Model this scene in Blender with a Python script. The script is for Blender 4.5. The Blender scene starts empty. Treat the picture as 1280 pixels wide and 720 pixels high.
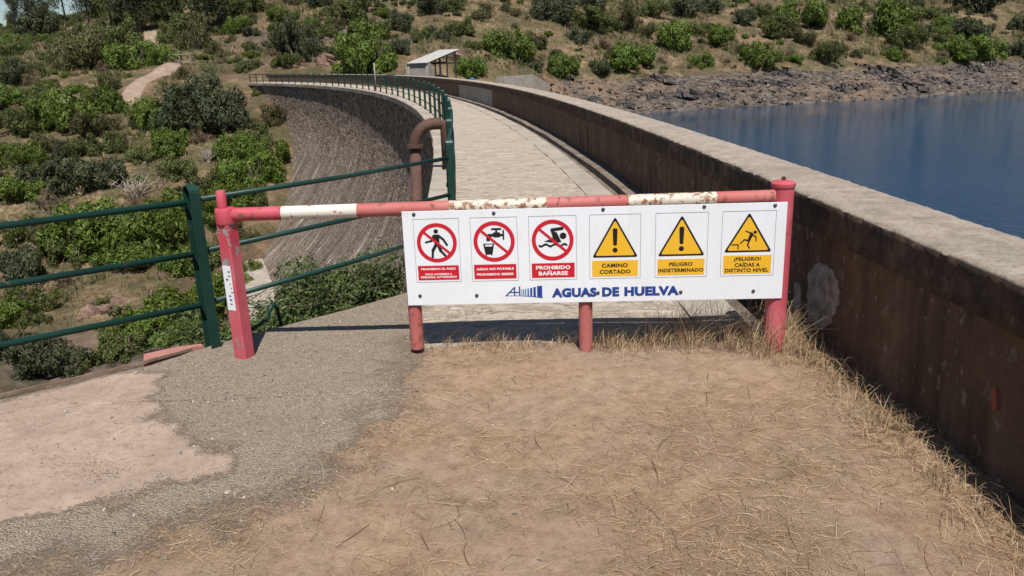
import bpy, math, random
import numpy as np
from mathutils import Vector, Matrix

# ---------------------------------------------------------------- camera, sky, sun, exposure
SC = bpy.context.scene
COL = SC.collection
F_PX, PITCH, ROLL, EYE = 992.0, 0.281, 0.035, 1.7      # focal length in pixels of a 1280 px wide frame
cd = bpy.data.cameras.new('camera'); cam = bpy.data.objects.new('camera', cd); COL.objects.link(cam)
cd.sensor_fit = 'HORIZONTAL'; cd.sensor_width = 36.0; cd.lens = 36.0 * F_PX / 1280.0
cd.clip_start = 0.05; cd.clip_end = 6000.0
_fw = Vector((0, math.cos(PITCH), -math.sin(PITCH))); _r0 = Vector((1, 0, 0)); _u0 = Vector((0, math.sin(PITCH), math.cos(PITCH)))
_r = _r0 * math.cos(ROLL) - _u0 * math.sin(ROLL); _u = _r0 * math.sin(ROLL) + _u0 * math.cos(ROLL)
M4 = Matrix.Identity(4)
for i in range(3):
    M4[i][0], M4[i][1], M4[i][2] = _r[i], _u[i], -_fw[i]
M4[2][3] = EYE
cam.matrix_world = M4
SC.camera = cam

SUN_TO = Vector((0.075, -0.57, 1.0)).normalized()        # towards the sun
SUN_EL = math.asin(SUN_TO.z); SUN_AZ = math.atan2(SUN_TO.x, SUN_TO.y)
W = bpy.data.worlds.new('World'); SC.world = W; W.use_nodes = True
wn = W.node_tree.nodes; wl = W.node_tree.links
sky = wn.new('ShaderNodeTexSky'); sky.sky_type = 'NISHITA'; sky.sun_disc = False
sky.sun_elevation = SUN_EL; sky.sun_rotation = SUN_AZ
sky.air_density = 1.0; sky.dust_density = 0.3; sky.ozone_density = 2.0; sky.altitude = 200
wl.new(sky.outputs[0], wn['Background'].inputs[0]); wn['Background'].inputs[1].default_value = 0.064
sl = bpy.data.lights.new('sun', 'SUN'); sun = bpy.data.objects.new('sun', sl); COL.objects.link(sun)
sl.energy = 5.0; sl.angle = math.radians(0.53); sl.color = (1.0, 0.95, 0.88)
sun.rotation_euler = SUN_TO.to_track_quat('Z', 'Y').to_euler(); sun.location = (0, -20, 40)
SC.view_settings.view_transform = 'Standard'; SC.view_settings.look = 'None'
SC.view_settings.exposure = 0.32; SC.view_settings.gamma = 1.0
SC.cycles.use_denoising = True

rng = np.random.default_rng(7); random.seed(7)

# ---------------------------------------------------------------- pixel <-> place (direction only)
def ray(px, py):
    xp, yp = px - 640.0, -(py - 360.0)
    c, s = math.cos(ROLL), math.sin(ROLL)
    x, y = (c * xp + s * yp) / F_PX, (-s * xp + c * yp) / F_PX
    return np.array([x, math.cos(PITCH) + y * math.sin(PITCH), -math.sin(PITCH) + y * math.cos(PITCH)])
EYEV = np.array([0, 0, EYE])
def on_z(px, py, z=0.0):
    d = ray(px, py); return EYEV + d * ((z - EYE) / d[2])
def on_y(px, py, y):
    d = ray(px, py); return EYEV + d * (y / d[1])

# ---------------------------------------------------------------- the line of the dam crest
X0, AL, S1, RAD = 1.93, 0.028, 5.6, 176.0
def crest(s, off=0.0, z=0.0):
    if s < S1:
        a = AL; x = X0 - math.sin(a) * s; y = math.cos(a) * s
    else:
        a = AL + (s - S1) / RAD
        x = X0 - math.sin(AL) * S1 - RAD * (math.cos(AL) - math.cos(a))
        y = math.cos(AL) * S1 + RAD * (math.sin(a) - math.sin(AL))
    return (x + off * math.cos(a), y + off * math.sin(a), z)
def crest_ang(s): return AL + max(s - S1, 0) / RAD

# ---------------------------------------------------------------- mesh helpers
def link(name, me, parent=None, mat=None):
    o = bpy.data.objects.new(name, me); COL.objects.link(o)
    if parent is not None: o.parent = parent
    if mat is not None: me.materials.append(mat)
    return o
def mesh(name, V, Fs, mat, parent=None, smooth=False):
    me = bpy.data.meshes.new(name)
    me.from_pydata([tuple(v) for v in V], [], [tuple(f) for f in Fs]); me.update()
    if smooth: me.polygons.foreach_set('use_smooth', [True] * len(me.polygons))
    return link(name, me, parent, mat)
def fast_mesh(name, V, Fc, smooth=False):
    """V (n,3), Fc (m,k) arrays, all faces of k corners"""
    me = bpy.data.meshes.new(name); V = np.asarray(V, np.float32); Fc = np.asarray(Fc, np.int32)
    m, k = Fc.shape
    me.vertices.add(len(V)); me.vertices.foreach_set('co', V.ravel())
    me.loops.add(m * k); me.loops.foreach_set('vertex_index', Fc.ravel())
    me.polygons.add(m); me.polygons.foreach_set('loop_start', np.arange(0, m * k, k, dtype=np.int32))
    me.polygons.foreach_set('loop_total', np.full(m, k, np.int32))
    if smooth: me.polygons.foreach_set('use_smooth', np.ones(m, bool))
    me.update(calc_edges=True); me.validate()
    return me
def vattr(me, name, arr):
    a = me.attributes.new(name, 'FLOAT', 'POINT'); a.data.foreach_set('value', np.asarray(arr, np.float32))
def empty(name, loc=(0, 0, 0), rz=0.0):
    o = bpy.data.objects.new(name, None); COL.objects.link(o); o.location = loc; o.rotation_euler = (0, 0, rz)
    o.empty_display_size = 0.1; return o
def tag(o, label=None, cat=None, group=None, kind=None):
    if label: o['label'] = label
    if cat: o['category'] = cat
    if group: o['group'] = group
    if kind: o['kind'] = kind
    return o
class MB:
    """collects verts and faces of one mesh"""
    def __init__(s): s.V = []; s.F = []
    def add(s, V, Fs):
        n = len(s.V); s.V += [tuple(v) for v in V]; s.F += [tuple(i + n for i in f) for f in Fs]; return s
    def box(s, x0, x1, y0, y1, z0, z1):
        return s.add([(x0,y0,z0),(x1,y0,z0),(x1,y1,z0),(x0,y1,z0),(x0,y0,z1),(x1,y0,z1),(x1,y1,z1),(x0,y1,z1)],
                     [(0,3,2,1),(4,5,6,7),(0,1,5,4),(1,2,6,5),(2,3,7,6),(3,0,4,7)])
    def bar(s, a, b, w, h=None, up=(0, 0, 1)):
        """rectangular bar from a to b"""
        h = h or w; a = Vector(a); b = Vector(b); d = (b - a).normalized(); u = Vector(up)
        if abs(d.dot(u)) > 0.98: u = Vector((1, 0, 0))
        r = d.cross(u).normalized() * (w / 2); t = r.cross(d).normalized() * (h / 2)
        V = [a - r - t, a + r - t, a + r + t, a - r + t, b - r - t, b + r - t, b + r + t, b - r + t]
        return s.add(V, [(0,1,2,3),(7,6,5,4),(0,4,5,1),(1,5,6,2),(2,6,7,3),(3,7,4,0)])
    def tube(s, pts, r, n=10, cap=True):
        pts = [Vector(p) for p in pts]; rs = r if isinstance(r, (list, tuple)) else [r] * len(pts)
        V = []; Fs = []; prev = None
        for i, p in enumerate(pts):
            d = (pts[min(i + 1, len(pts) - 1)] - pts[max(i - 1, 0)]).normalized()
            u = prev if prev is not None else (Vector((0, 0, 1)) if abs(d.z) < 0.9 else Vector((1, 0, 0)))
            x = (u - d * u.dot(d)).normalized(); y = d.cross(x); prev = x
            for k in range(n):
                a = 2 * math.pi * k / n; V.append(p + (x * math.cos(a) + y * math.sin(a)) * rs[i])
        for i in range(len(pts) - 1):
            for k in range(n):
                k2 = (k + 1) % n; Fs.append((i*n+k, i*n+k2, (i+1)*n+k2, (i+1)*n+k))
        if cap:
            Fs.append(tuple(range(n - 1, -1, -1))); Fs.append(tuple(range((len(pts)-1)*n, len(pts)*n)))
        return s.add(V, Fs)
    def lathe(s, prof, c=(0, 0, 0), n=24):
        V = []; Fs = []
        for r, z in prof:
            for k in range(n):
                a = 2*math.pi*k/n; V.append((c[0]+r*math.cos(a), c[1]+r*math.sin(a), c[2]+z))
        for i in range(len(prof)-1):
            for k in range(n):
                k2 = (k+1) % n; Fs.append((i*n+k, i*n+k2, (i+1)*n+k2, (i+1)*n+k))
        Fs.append(tuple(range(n-1,-1,-1))); Fs.append(tuple(range((len(prof)-1)*n, len(prof)*n)))
        return s.add(V, Fs)
    def prism(s, poly, a, b):
        """poly of 2D points; a, b map 2D point -> 3D for both ends"""
        n = len(poly); V = [a(*p) for p in poly] + [b(*p) for p in poly]
        return s.add(V, [tuple(range(n)), tuple(range(2*n-1, n-1, -1))] + [(i, n+i, n+(i+1) % n, (i+1) % n) for i in range(n)])
    def build(s, name, mat, parent=None, smooth=False):
        o = mesh(name, s.V, s.F, mat, parent, smooth)
        return o
def bevel(o, w=0.004, seg=2):
    m = o.modifiers.new('bevel', 'BEVEL'); m.width = w; m.segments = seg; m.limit_method = 'ANGLE'; m.angle_limit = math.radians(40)
    return o
def autosmooth(o, deg=40):
    me = o.data; n = len(me.polygons); me.polygons.foreach_set('use_smooth', [True]*n)
    try: me.set_sharp_from_angle(angle=math.radians(deg))
    except Exception: pass
    return o

# ---------------------------------------------------------------- noise in numpy
def _hash(ix, iy, seed):
    h = (ix.astype(np.int64) * 374761393 + iy.astype(np.int64) * 668265263 + seed * 1442695041) & 0xFFFFFFFF
    h = ((h ^ (h >> 13)) * 1274126177) & 0xFFFFFFFF
    return ((h ^ (h >> 16)) & 0xFFFFFF) / float(0xFFFFFF)
def vnoise(x, y, seed=0):
    x = np.asarray(x, float); y = np.asarray(y, float)
    ix = np.floor(x); iy = np.floor(y); fx = x - ix; fy = y - iy
    fx = fx*fx*(3-2*fx); fy = fy*fy*(3-2*fy)
    a = _hash(ix, iy, seed); b = _hash(ix+1, iy, seed); c = _hash(ix, iy+1, seed); d = _hash(ix+1, iy+1, seed)
    return (a*(1-fx)+b*fx)*(1-fy) + (c*(1-fx)+d*fx)*fy
def fbm(x, y, oct=4, seed=0):
    t = 0; a = 0.5
    for o in range(oct):
        t = t + a*(vnoise(x, y, seed+o*17) - 0.5)*2; x = x*2.03+5.1; y = y*2.03+1.7; a *= 0.5
    return t
def sdf_poly(P, X, Y):
    """signed distance, negative inside"""
    P = np.asarray(P, float); n = len(P); d = np.full(X.shape, 1e9); ins = np.zeros(X.shape, bool)
    for i in range(n):
        ax, ay = P[i][:2]; bx, by = P[(i+1) % n][:2]
        ex, ey = bx-ax, by-ay; t = np.clip(((X-ax)*ex+(Y-ay)*ey)/(ex*ex+ey*ey+1e-12), 0, 1)
        d = np.minimum(d, (X-ax-t*ex)**2+(Y-ay-t*ey)**2)
        c = ((ay > Y) != (by > Y)) & (X < (bx-ax)*(Y-ay)/(by-ay+1e-12)+ax); ins ^= c
    d = np.sqrt(d); return np.where(ins, -d, d)

# ---------------------------------------------------------------- materials
class NT:
    def __init__(s, name):
        s.m = bpy.data.materials.new(name); s.m.use_nodes = True; s.t = s.m.node_tree; s.N = s.t.nodes
        s.b = s.N['Principled BSDF']; s.out = s.N['Material Output']
    def n(s, typ, props=None, **inp):
        nd = s.N.new('ShaderNode' + typ)
        for k, v in (props or {}).items(): setattr(nd, k, v)
        for k, v in inp.items():
            key = int(k[1:]) if k[0] == '_' and k[1:].isdigit() else k.replace('__', ' ')
            s.set(nd.inputs[key], v)
        return nd
    def set(s, sock, v):
        if hasattr(v, 'is_output'): s.t.links.new(v, sock)
        elif hasattr(v, 'outputs'): s.t.links.new(v.outputs[0], sock)
        else:
            if isinstance(v, tuple) and len(v) == 3 and sock.type == 'RGBA': v = v + (1,)
            sock.default_value = v
    def pos(s): return s.n('NewGeometry').outputs['Position']
    def obj(s): return s.n('TexCoord').outputs['Object']
    def attr(s, name): return s.n('Attribute', dict(attribute_name=name)).outputs['Fac']
    def noise(s, vec, scale, detail=5, rough=0.55, dist=0.0):
        return s.n('TexNoise', None, Vector=vec, Scale=scale, Detail=detail, Roughness=rough, Distortion=dist).outputs['Fac']
    def vor(s, vec, scale, feature='F1', out='Distance', rnd=1.0):
        nd = s.n('TexVoronoi', dict(feature=feature), Vector=vec, Scale=scale, Randomness=rnd); return nd.outputs[out]
    def map(s, vec, scale=(1,1,1), loc=(0,0,0), rot=(0,0,0)):
        return s.n('Mapping', None, Vector=vec, Scale=scale, Location=loc, Rotation=rot).outputs[0]
    def ramp(s, fac, stops, interp='LINEAR'):
        nd = s.n('ValToRGB', None, Fac=fac); cr = nd.color_ramp; cr.interpolation = interp
        while len(cr.elements) < len(stops): cr.elements.new(0.5)
        for e, (p, c) in zip(cr.elements, stops):
            e.position = p; e.color = (c if isinstance(c, tuple) else (c, c, c)) + (1,)
        return nd.outputs[0]
    def mix(s, fac, a, b, blend='MIX'):
        nd = s.n('Mix', dict(data_type='RGBA', blend_type=blend))
        s.set(nd.inputs[0], fac); s.set(nd.inputs[6], a); s.set(nd.inputs[7], b); return nd.outputs[2]
    def math(s, op, a, b=0.0, clamp=False):
        nd = s.n('Math', dict(operation=op, use_clamp=clamp)); s.set(nd.inputs[0], a); s.set(nd.inputs[1], b); return nd.outputs[0]
    def bump(s, h, strength=0.5, dist=0.02, normal=None):
        nd = s.n('Bump', None, Height=h, Strength=strength, Distance=dist)
        if normal is not None: s.set(nd.inputs['Normal'], normal)
        return nd.outputs[0]
    def done(s, color, rough=0.85, normal=None, metal=0.0, spec=0.3):
        s.set(s.b.inputs['Base Color'], color); s.set(s.b.inputs['Roughness'], rough)
        s.b.inputs['Metallic'].default_value = metal; s.b.inputs['Specular IOR Level'].default_value = spec
        if normal is not None: s.set(s.b.inputs['Normal'], normal)
        return s.m

def m_terrain():
    t = NT('hillside'); p = t.pos()
    big = t.noise(p, 0.045, 6, 0.6); mid = t.noise(p, 0.35, 6, 0.65); fine = t.noise(p, 3.0, 6, 0.7)
    soil = t.ramp(mid, [(0.34, (0.055, 0.036, 0.024)), (0.5, (0.17, 0.113, 0.072)), (0.66, (0.30, 0.215, 0.14))])
    grass = t.ramp(fine, [(0.36, (0.085, 0.056, 0.032)), (0.52, (0.235, 0.172, 0.10)), (0.68, (0.40, 0.31, 0.19))])
    c = t.mix(t.ramp(big, [(0.4, 0.0), (0.6, 1.0)]), soil, grass)
    red = t.ramp(t.noise(p, 0.12, 5, 0.6), [(0.52, 0.0), (0.68, 0.75)])
    c = t.mix(red, c, t.ramp(fine, [(0.3, (0.10, 0.05, 0.034)), (0.7, (0.265, 0.155, 0.11))]))
    scrub = t.ramp(t.noise(p, 0.22, 5, 0.7), [(0.40, 0.0), (0.55, 0.85)])
    c = t.mix(scrub, c, t.ramp(fine, [(0.3, (0.03, 0.033, 0.016)), (0.7, (0.12, 0.11, 0.055))]))
    rock = t.ramp(t.noise(t.map(p, (0.8, 0.8, 2.2), rot=(0.5, 0.3, 0.2)), 1.1, 7, 0.7),
                  [(0.34, (0.024, 0.021, 0.020)), (0.5, (0.105, 0.087, 0.074)), (0.7, (0.23, 0.19, 0.152))])
    stain = t.ramp(t.noise(p, 0.07, 4, 0.6), [(0.5, 0.0), (0.66, 0.7)])
    rock = t.mix(stain, rock, (0.26, 0.17, 0.11))
    c = t.mix(t.attr('rock'), c, rock)
    h = t.math('ADD', t.math('MULTIPLY', fine, 0.6), t.noise(p, 9.0, 4, 0.7))
    return t.done(c, 0.95, t.bump(h, 0.7, 0.25), spec=0.1)

def m_leaf(name, dark, light, trans=0.25, rough=0.5):
    t = NT(name); oi = t.n('ObjectInfo'); a = t.attr('tint')
    f = t.math('ADD', t.math('MULTIPLY', a, 0.75), t.math('MULTIPLY', oi.outputs['Random'], 0.3), True)
    c = t.ramp(f, [(0.05, dark), (0.95, light)])
    hs = t.n('HueSaturation', None, Color=c, Hue=t.math('ADD', 0.485, t.math('MULTIPLY', oi.outputs['Random'], 0.03)))
    t.done(hs.outputs[0], rough, spec=0.25)
    tr = t.n('BsdfTranslucent', None, Color=hs.outputs[0])
    mx = t.n('MixShader', None, Fac=trans); t.t.links.new(t.b.outputs[0], mx.inputs[1]); t.t.links.new(tr.outputs[0], mx.inputs[2])
    t.t.links.new(mx.outputs[0], t.out.inputs[0])
    return t.m
def m_plain(name, a, b, scale=8.0, rough=0.8, bump=0.3, bdist=0.01, metal=0.0, spec=0.3, detail=6, coords='obj'):
    t = NT(name); p = t.obj() if coords == 'obj' else t.pos()
    nz = t.noise(p, scale, detail, 0.65)
    return t.done(t.ramp(nz, [(0.3, a), (0.7, b)]), rough, t.bump(t.noise(p, scale*4, 5, 0.7), bump, bdist), metal, spec)
def m_flat(name, c, rough=0.45, spec=0.4):
    t = NT(name); nz = t.noise(t.obj(), 14.0, 4)
    return t.done(t.mix(t.ramp(nz, [(0.35, 0.0), (0.8, 0.10)]), c, tuple(x*0.7+0.06 for x in c)), rough, None, 0, spec)

def m_ground():
    t = NT('packed_ground'); p = t.pos()
    n1 = t.noise(p, 1.3, 6, 0.65); n2 = t.noise(p, 9, 7, 0.7); n3 = t.noise(p, 70, 5, 0.75); n4 = t.noise(p, 230, 3, 0.7)
    dirt = t.ramp(n2, [(0.28, (0.23, 0.148, 0.094)), (0.5, (0.385, 0.262, 0.172)), (0.75, (0.49, 0.35, 0.24))])
    dirt = t.mix(t.ramp(n1, [(0.42, 0.0), (0.65, 0.75)]), dirt, t.ramp(n2, [(0.3, (0.25, 0.185, 0.138)), (0.7, (0.42, 0.325, 0.25))]))
    chaff = t.ramp(t.noise(t.map(p, (1, 3.2, 1), rot=(0, 0, 0.5)), 60, 5, 0.8), [(0.5, 0.0), (0.62, 0.75)])
    dirt = t.mix(t.math('MULTIPLY', chaff, t.attr('straw')), dirt, (0.43, 0.315, 0.175))
    dirt = t.mix(t.math('MULTIPLY', t.attr('straw'), t.ramp(t.noise(p, 4.5, 5, 0.65), [(0.3, 0.85), (0.65, 0.25)])), dirt, t.ramp(n3, [(0.3, (0.13, 0.083, 0.052)), (0.65, (0.285, 0.19, 0.118))]))
    vc = t.n('TexVoronoi', None, Vector=p, Scale=120.0); vd = vc.outputs['Distance']
    grav = t.ramp(t.n('SeparateColor', None, Color=vc.outputs['Color']).outputs[0],
                  [(0.0, (0.26, 0.215, 0.168)), (0.55, (0.45, 0.38, 0.30)), (1.0, (0.60, 0.53, 0.435))])
    grav = t.mix(t.ramp(vd, [(0.25, 0.0), (0.6, 0.75)]), grav, (0.32, 0.255, 0.19))
    dust = t.ramp(n2, [(0.4, 0.0), (0.62, 0.65)])
    grav = t.mix(dust, grav, (0.43, 0.345, 0.26))
    conc = t.ramp(n2, [(0.25, (0.37, 0.27, 0.20)), (0.5, (0.50, 0.38, 0.295)), (0.8, (0.60, 0.475, 0.38))])
    conc = t.mix(t.ramp(n1, [(0.45, 0.0), (0.6, 0.6)]), conc, (0.345, 0.26, 0.205))
    jit = t.math('MULTIPLY', t.math('SUBTRACT', n3, 0.5), 1.6)
    g = t.math('ADD', t.attr('gravel'), jit); k = t.math('ADD', t.attr('concrete'), t.math('MULTIPLY', jit, 0.8))
    gm = t.ramp(g, [(0.35, 0.0), (0.65, 1.0)]); km = t.ramp(k, [(0.35, 0.0), (0.6, 1.0)])
    c = t.mix(gm, dirt, grav); c = t.mix(km, c, conc)
    c = t.mix(t.ramp(n4, [(0.34, 0.6), (0.47, 0.0)]), c, (0.12, 0.08, 0.055))
    c = t.mix(t.ramp(t.noise(p, 150, 3, 0.7), [(0.56, 0.0), (0.68, 0.5)]), c, (0.56, 0.44, 0.32))
    c = t.mix(t.ramp(t.noise(p, 28, 4, 0.7), [(0.34, 0.4), (0.46, 0.0)]), c, (0.17, 0.115, 0.078))
    h = t.math('ADD', t.math('MULTIPLY', n3, 0.5), t.math('MULTIPLY', n4, 0.5))
    h = t.math('ADD', h, t.math('MULTIPLY', t.math('MULTIPLY', t.math('SUBTRACT', 1.0, vd), gm), 1.0))
    return t.done(c, 0.95, t.bump(h, 1.0, 0.016), spec=0.15)

def m_masonry():
    t = NT('dam_masonry'); uv = t.n('UVMap').outputs[0]
    w = t.n('TexNoise', None, Vector=uv, Scale=1.2, Detail=2.0)
    uvw = t.n('VectorMath', dict(operation='ADD'))
    t.set(uvw.inputs[0], uv); sc_ = t.n('VectorMath', dict(operation='SCALE')); t.set(sc_.inputs[0], w.outputs['Color']); sc_.inputs['Scale'].default_value = 0.5
    t.set(uvw.inputs[1], sc_.outputs[0])
    q = t.map(uvw.outputs[0], (0.85, 1.75, 1))
    v = t.n('TexVoronoi', None, Vector=q, Scale=2.7); e = t.vor(q, 2.7, 'DISTANCE_TO_EDGE')
    st = t.ramp(t.n('SeparateColor', None, Color=v.outputs['Color']).outputs[0],
                [(0.0, (0.05, 0.036, 0.028)), (0.4, (0.135, 0.098, 0.074)), (0.75, (0.215, 0.162, 0.125)), (1.0, (0.33, 0.262, 0.208))])
    c = t.mix(t.ramp(e, [(0.02, 0.8), (0.13, 0.0)]), st, (0.29, 0.235, 0.19))
    sep = t.n('SeparateXYZ', None, Vector=uv)
    # lower part: weathered dark cement wash with pale lime runs
    low = t.ramp(t.math('DIVIDE', sep.outputs[1], 10.0), [(0.3, 0.0), (0.75, 1.0)])
    wob = t.noise(uv, 0.35, 4)
    low2 = t.math('MULTIPLY', low, t.ramp(wob, [(0.3, 0.55), (0.6, 1.0)]))
    wash = t.ramp(t.noise(t.map(uv, (1.6, 0.25, 1)), 1.2, 6, 0.7), [(0.3, (0.08, 0.062, 0.052)), (0.7, (0.205, 0.162, 0.132))])
    c = t.mix(t.math('MULTIPLY', low2, 0.75), c, wash)
    n_st = t.noise(t.map(uv, (3.2, 0.30, 1)), 1.0, 5, 0.65)
    runs = t.math('MULTIPLY', t.ramp(n_st, [(0.585, 0.0), (0.65, 0.95)]), t.math('ADD', t.math('MULTIPLY', low, 0.93), 0.07))
    c = t.mix(runs, c, (0.56, 0.50, 0.44))
    lr = t.ramp(t.noise(t.map(uv, (0.55, 0.10, 1), loc=(3.3, 0, 0)), 1.0, 5, 0.65, 0.8), [(0.56, 0.0), (0.70, 0.5)])
    c = t.mix(t.math('MULTIPLY', lr, low), c, (0.48, 0.42, 0.36))
    dk = t.ramp(t.noise(t.map(uv, (1.0, 0.07, 1), loc=(9, 0, 0)), 0.9, 4, 0.6), [(0.52, 0.0), (0.72, 0.6)])
    c = t.mix(dk, c, (0.05, 0.035, 0.028))
    h = t.math('ADD', t.ramp(e, [(0.0, 0.0), (0.22, 1.0)]), t.math('MULTIPLY', t.noise(uv, 9, 5, 0.7), 0.6))
    return t.done(c, 0.92, t.bump(h, 0.8, 0.05), spec=0.15)

def m_deck():
    t = NT('worn_walkway'); p = t.pos()
    n1 = t.noise(p, 0.8, 6, 0.65); n2 = t.noise(p, 6, 7, 0.72); n3 = t.noise(p, 40, 6, 0.75)
    fl = t.noise(t.map(p, (0.8, 1.6, 1)), 3.2, 8, 0.72, 0.6)
    c = t.ramp(fl, [(0.3, (0.26, 0.21, 0.165)), (0.48, (0.42, 0.355, 0.285)), (0.62, (0.51, 0.44, 0.36)), (0.8, (0.58, 0.515, 0.435))])
    c = t.mix(t.ramp(n1, [(0.4, 0.0), (0.65, 0.5)]), c, (0.44, 0.365, 0.285))
    e = t.vor(t.map(p, (1, 1.8, 1)), 2.6, 'DISTANCE_TO_EDGE')
    cr = t.math('MULTIPLY', t.ramp(e, [(0.006, 1.0), (0.03, 0.0)]), t.ramp(n2, [(0.45, 0.0), (0.6, 0.8)]))
    c = t.mix(cr, c, (0.14, 0.11, 0.085))
    c = t.mix(t.ramp(n3, [(0.32, 0.4), (0.5, 0.0)]), c, (0.19, 0.155, 0.12))
    h = t.math('ADD', t.math('MULTIPLY', t.ramp(fl, [(0.40, 0.0), (0.46, 0.35), (0.54, 0.45), (0.60, 1.0)]), 1.0), t.math('MULTIPLY', n3, 0.5))
    return t.done(c, 0.93, t.bump(h, 0.8, 0.03), spec=0.15)

def m_parapet(top=False):
    t = NT('parapet_cap' if top else 'parapet_wall'); p = t.pos()
    n1 = t.noise(p, 1.1, 6, 0.65); n2 = t.noise(p, 7, 7, 0.7); n3 = t.noise(p, 45, 6, 0.75)
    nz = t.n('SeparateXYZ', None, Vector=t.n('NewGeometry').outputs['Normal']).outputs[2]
    pale = t.ramp(n2, [(0.25, (0.21, 0.175, 0.14)), (0.5, (0.36, 0.305, 0.25)), (0.75, (0.47, 0.41, 0.345))])
    pale = t.mix(t.ramp(n1, [(0.45, 0.0), (0.7, 0.6)]), pale, (0.24, 0.20, 0.165))
    pale = t.mix(t.ramp(n3, [(0.33, 0.6), (0.48, 0.0)]), pale, (0.10, 0.082, 0.066))
    pale = t.mix(t.ramp(t.noise(p, 23, 3, 0.6), [(0.62, 0.0), (0.70, 0.5)]), pale, (0.46, 0.41, 0.35))
    streak = t.noise(t.map(p, (4.5, 4.5, 0.5)), 1.5, 5, 0.6)
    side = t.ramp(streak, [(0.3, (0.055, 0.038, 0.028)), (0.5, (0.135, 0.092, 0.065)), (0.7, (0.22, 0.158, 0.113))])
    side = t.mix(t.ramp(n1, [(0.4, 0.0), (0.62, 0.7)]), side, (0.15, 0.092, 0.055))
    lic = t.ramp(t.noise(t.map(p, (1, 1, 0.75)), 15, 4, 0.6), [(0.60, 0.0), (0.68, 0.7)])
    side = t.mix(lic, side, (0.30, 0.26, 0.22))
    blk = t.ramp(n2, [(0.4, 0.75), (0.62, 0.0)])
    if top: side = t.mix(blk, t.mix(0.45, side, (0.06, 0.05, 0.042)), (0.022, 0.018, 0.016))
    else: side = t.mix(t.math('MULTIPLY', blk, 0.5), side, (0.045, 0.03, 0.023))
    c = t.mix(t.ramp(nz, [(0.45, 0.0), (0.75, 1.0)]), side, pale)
    h = t.math('ADD', t.math('MULTIPLY', n2, 0.6), t.math('MULTIPLY', n3, 0.8))
    return t.done(c, 0.93, t.bump(h, 0.8, 0.025), spec=0.15)

def m_water():
    t = NT('reservoir_water'); p = t.pos()
    w1 = t.noise(t.map(p, (0.9, 1.5, 1), rot=(0, 0, 0.5)), 1.6, 4, 0.55); w2 = t.noise(t.map(p, (1.0, 1.7, 1), rot=(0, 0, 0.35)), 5.5, 3, 0.5)
    sx = t.n('SeparateXYZ', None, Vector=p); lee = t.math('SUBTRACT', sx.outputs[1], t.math('MULTIPLY', sx.outputs[0], 0.36))
    lee = t.math('ADD', lee, t.math('MULTIPLY', t.noise(t.map(p, (.3, 1, 1)), 0.06, 3, 0.5), 30))
    calm = t.ramp(t.math('DIVIDE', lee, 130.0), [(0.52, 1.0), (0.82, 0.07)])           # sheltered water under the far bank
    gust = t.math('MULTIPLY', calm, t.ramp(t.noise(t.map(p, (.5, 1.6, 1)), 0.03, 4, 0.5), [(0.35, 0.5), (0.6, 1.0)]))
    h = t.math('MULTIPLY', t.math('ADD', w1, t.math('MULTIPLY', w2, 0.35)), gust)
    deep = t.ramp(t.noise(p, 0.02, 3), [(0.3, (0.001, 0.030, 0.072)), (0.7, (0.002, 0.040, 0.092))])
    t.done(deep, 0.04, t.bump(h, 0.8, 0.26), spec=0.5)
    t.b.inputs['IOR'].default_value = 1.33
    return t.m

def m_paint(name, col, wear, under, amount=0.5, scale=9.0, rough=0.5):
    """old paint: noise shows the layer underneath"""
    t = NT(name); p = t.obj()
    n = t.noise(p, scale, 8, 0.72, 0.3); n2 = t.noise(p, scale*3, 6, 0.7); n3 = t.noise(p, 2.2, 4, 0.6)
    c = t.mix(t.ramp(n3, [(0.35, 0.0), (0.7, 0.8)]), col, wear)
    m = t.ramp(n, [(amount, 0.0), (amount+0.03, 1.0)])
    c = t.mix(m, c, t.ramp(n2, [(0.35, under), (0.7, tuple(x*1.7 for x in under))]))
    return t.done(c, rough, t.bump(t.math('SUBTRACT', t.math('MULTIPLY', n2, 0.4), m), 0.4, 0.004), spec=0.35)

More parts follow.
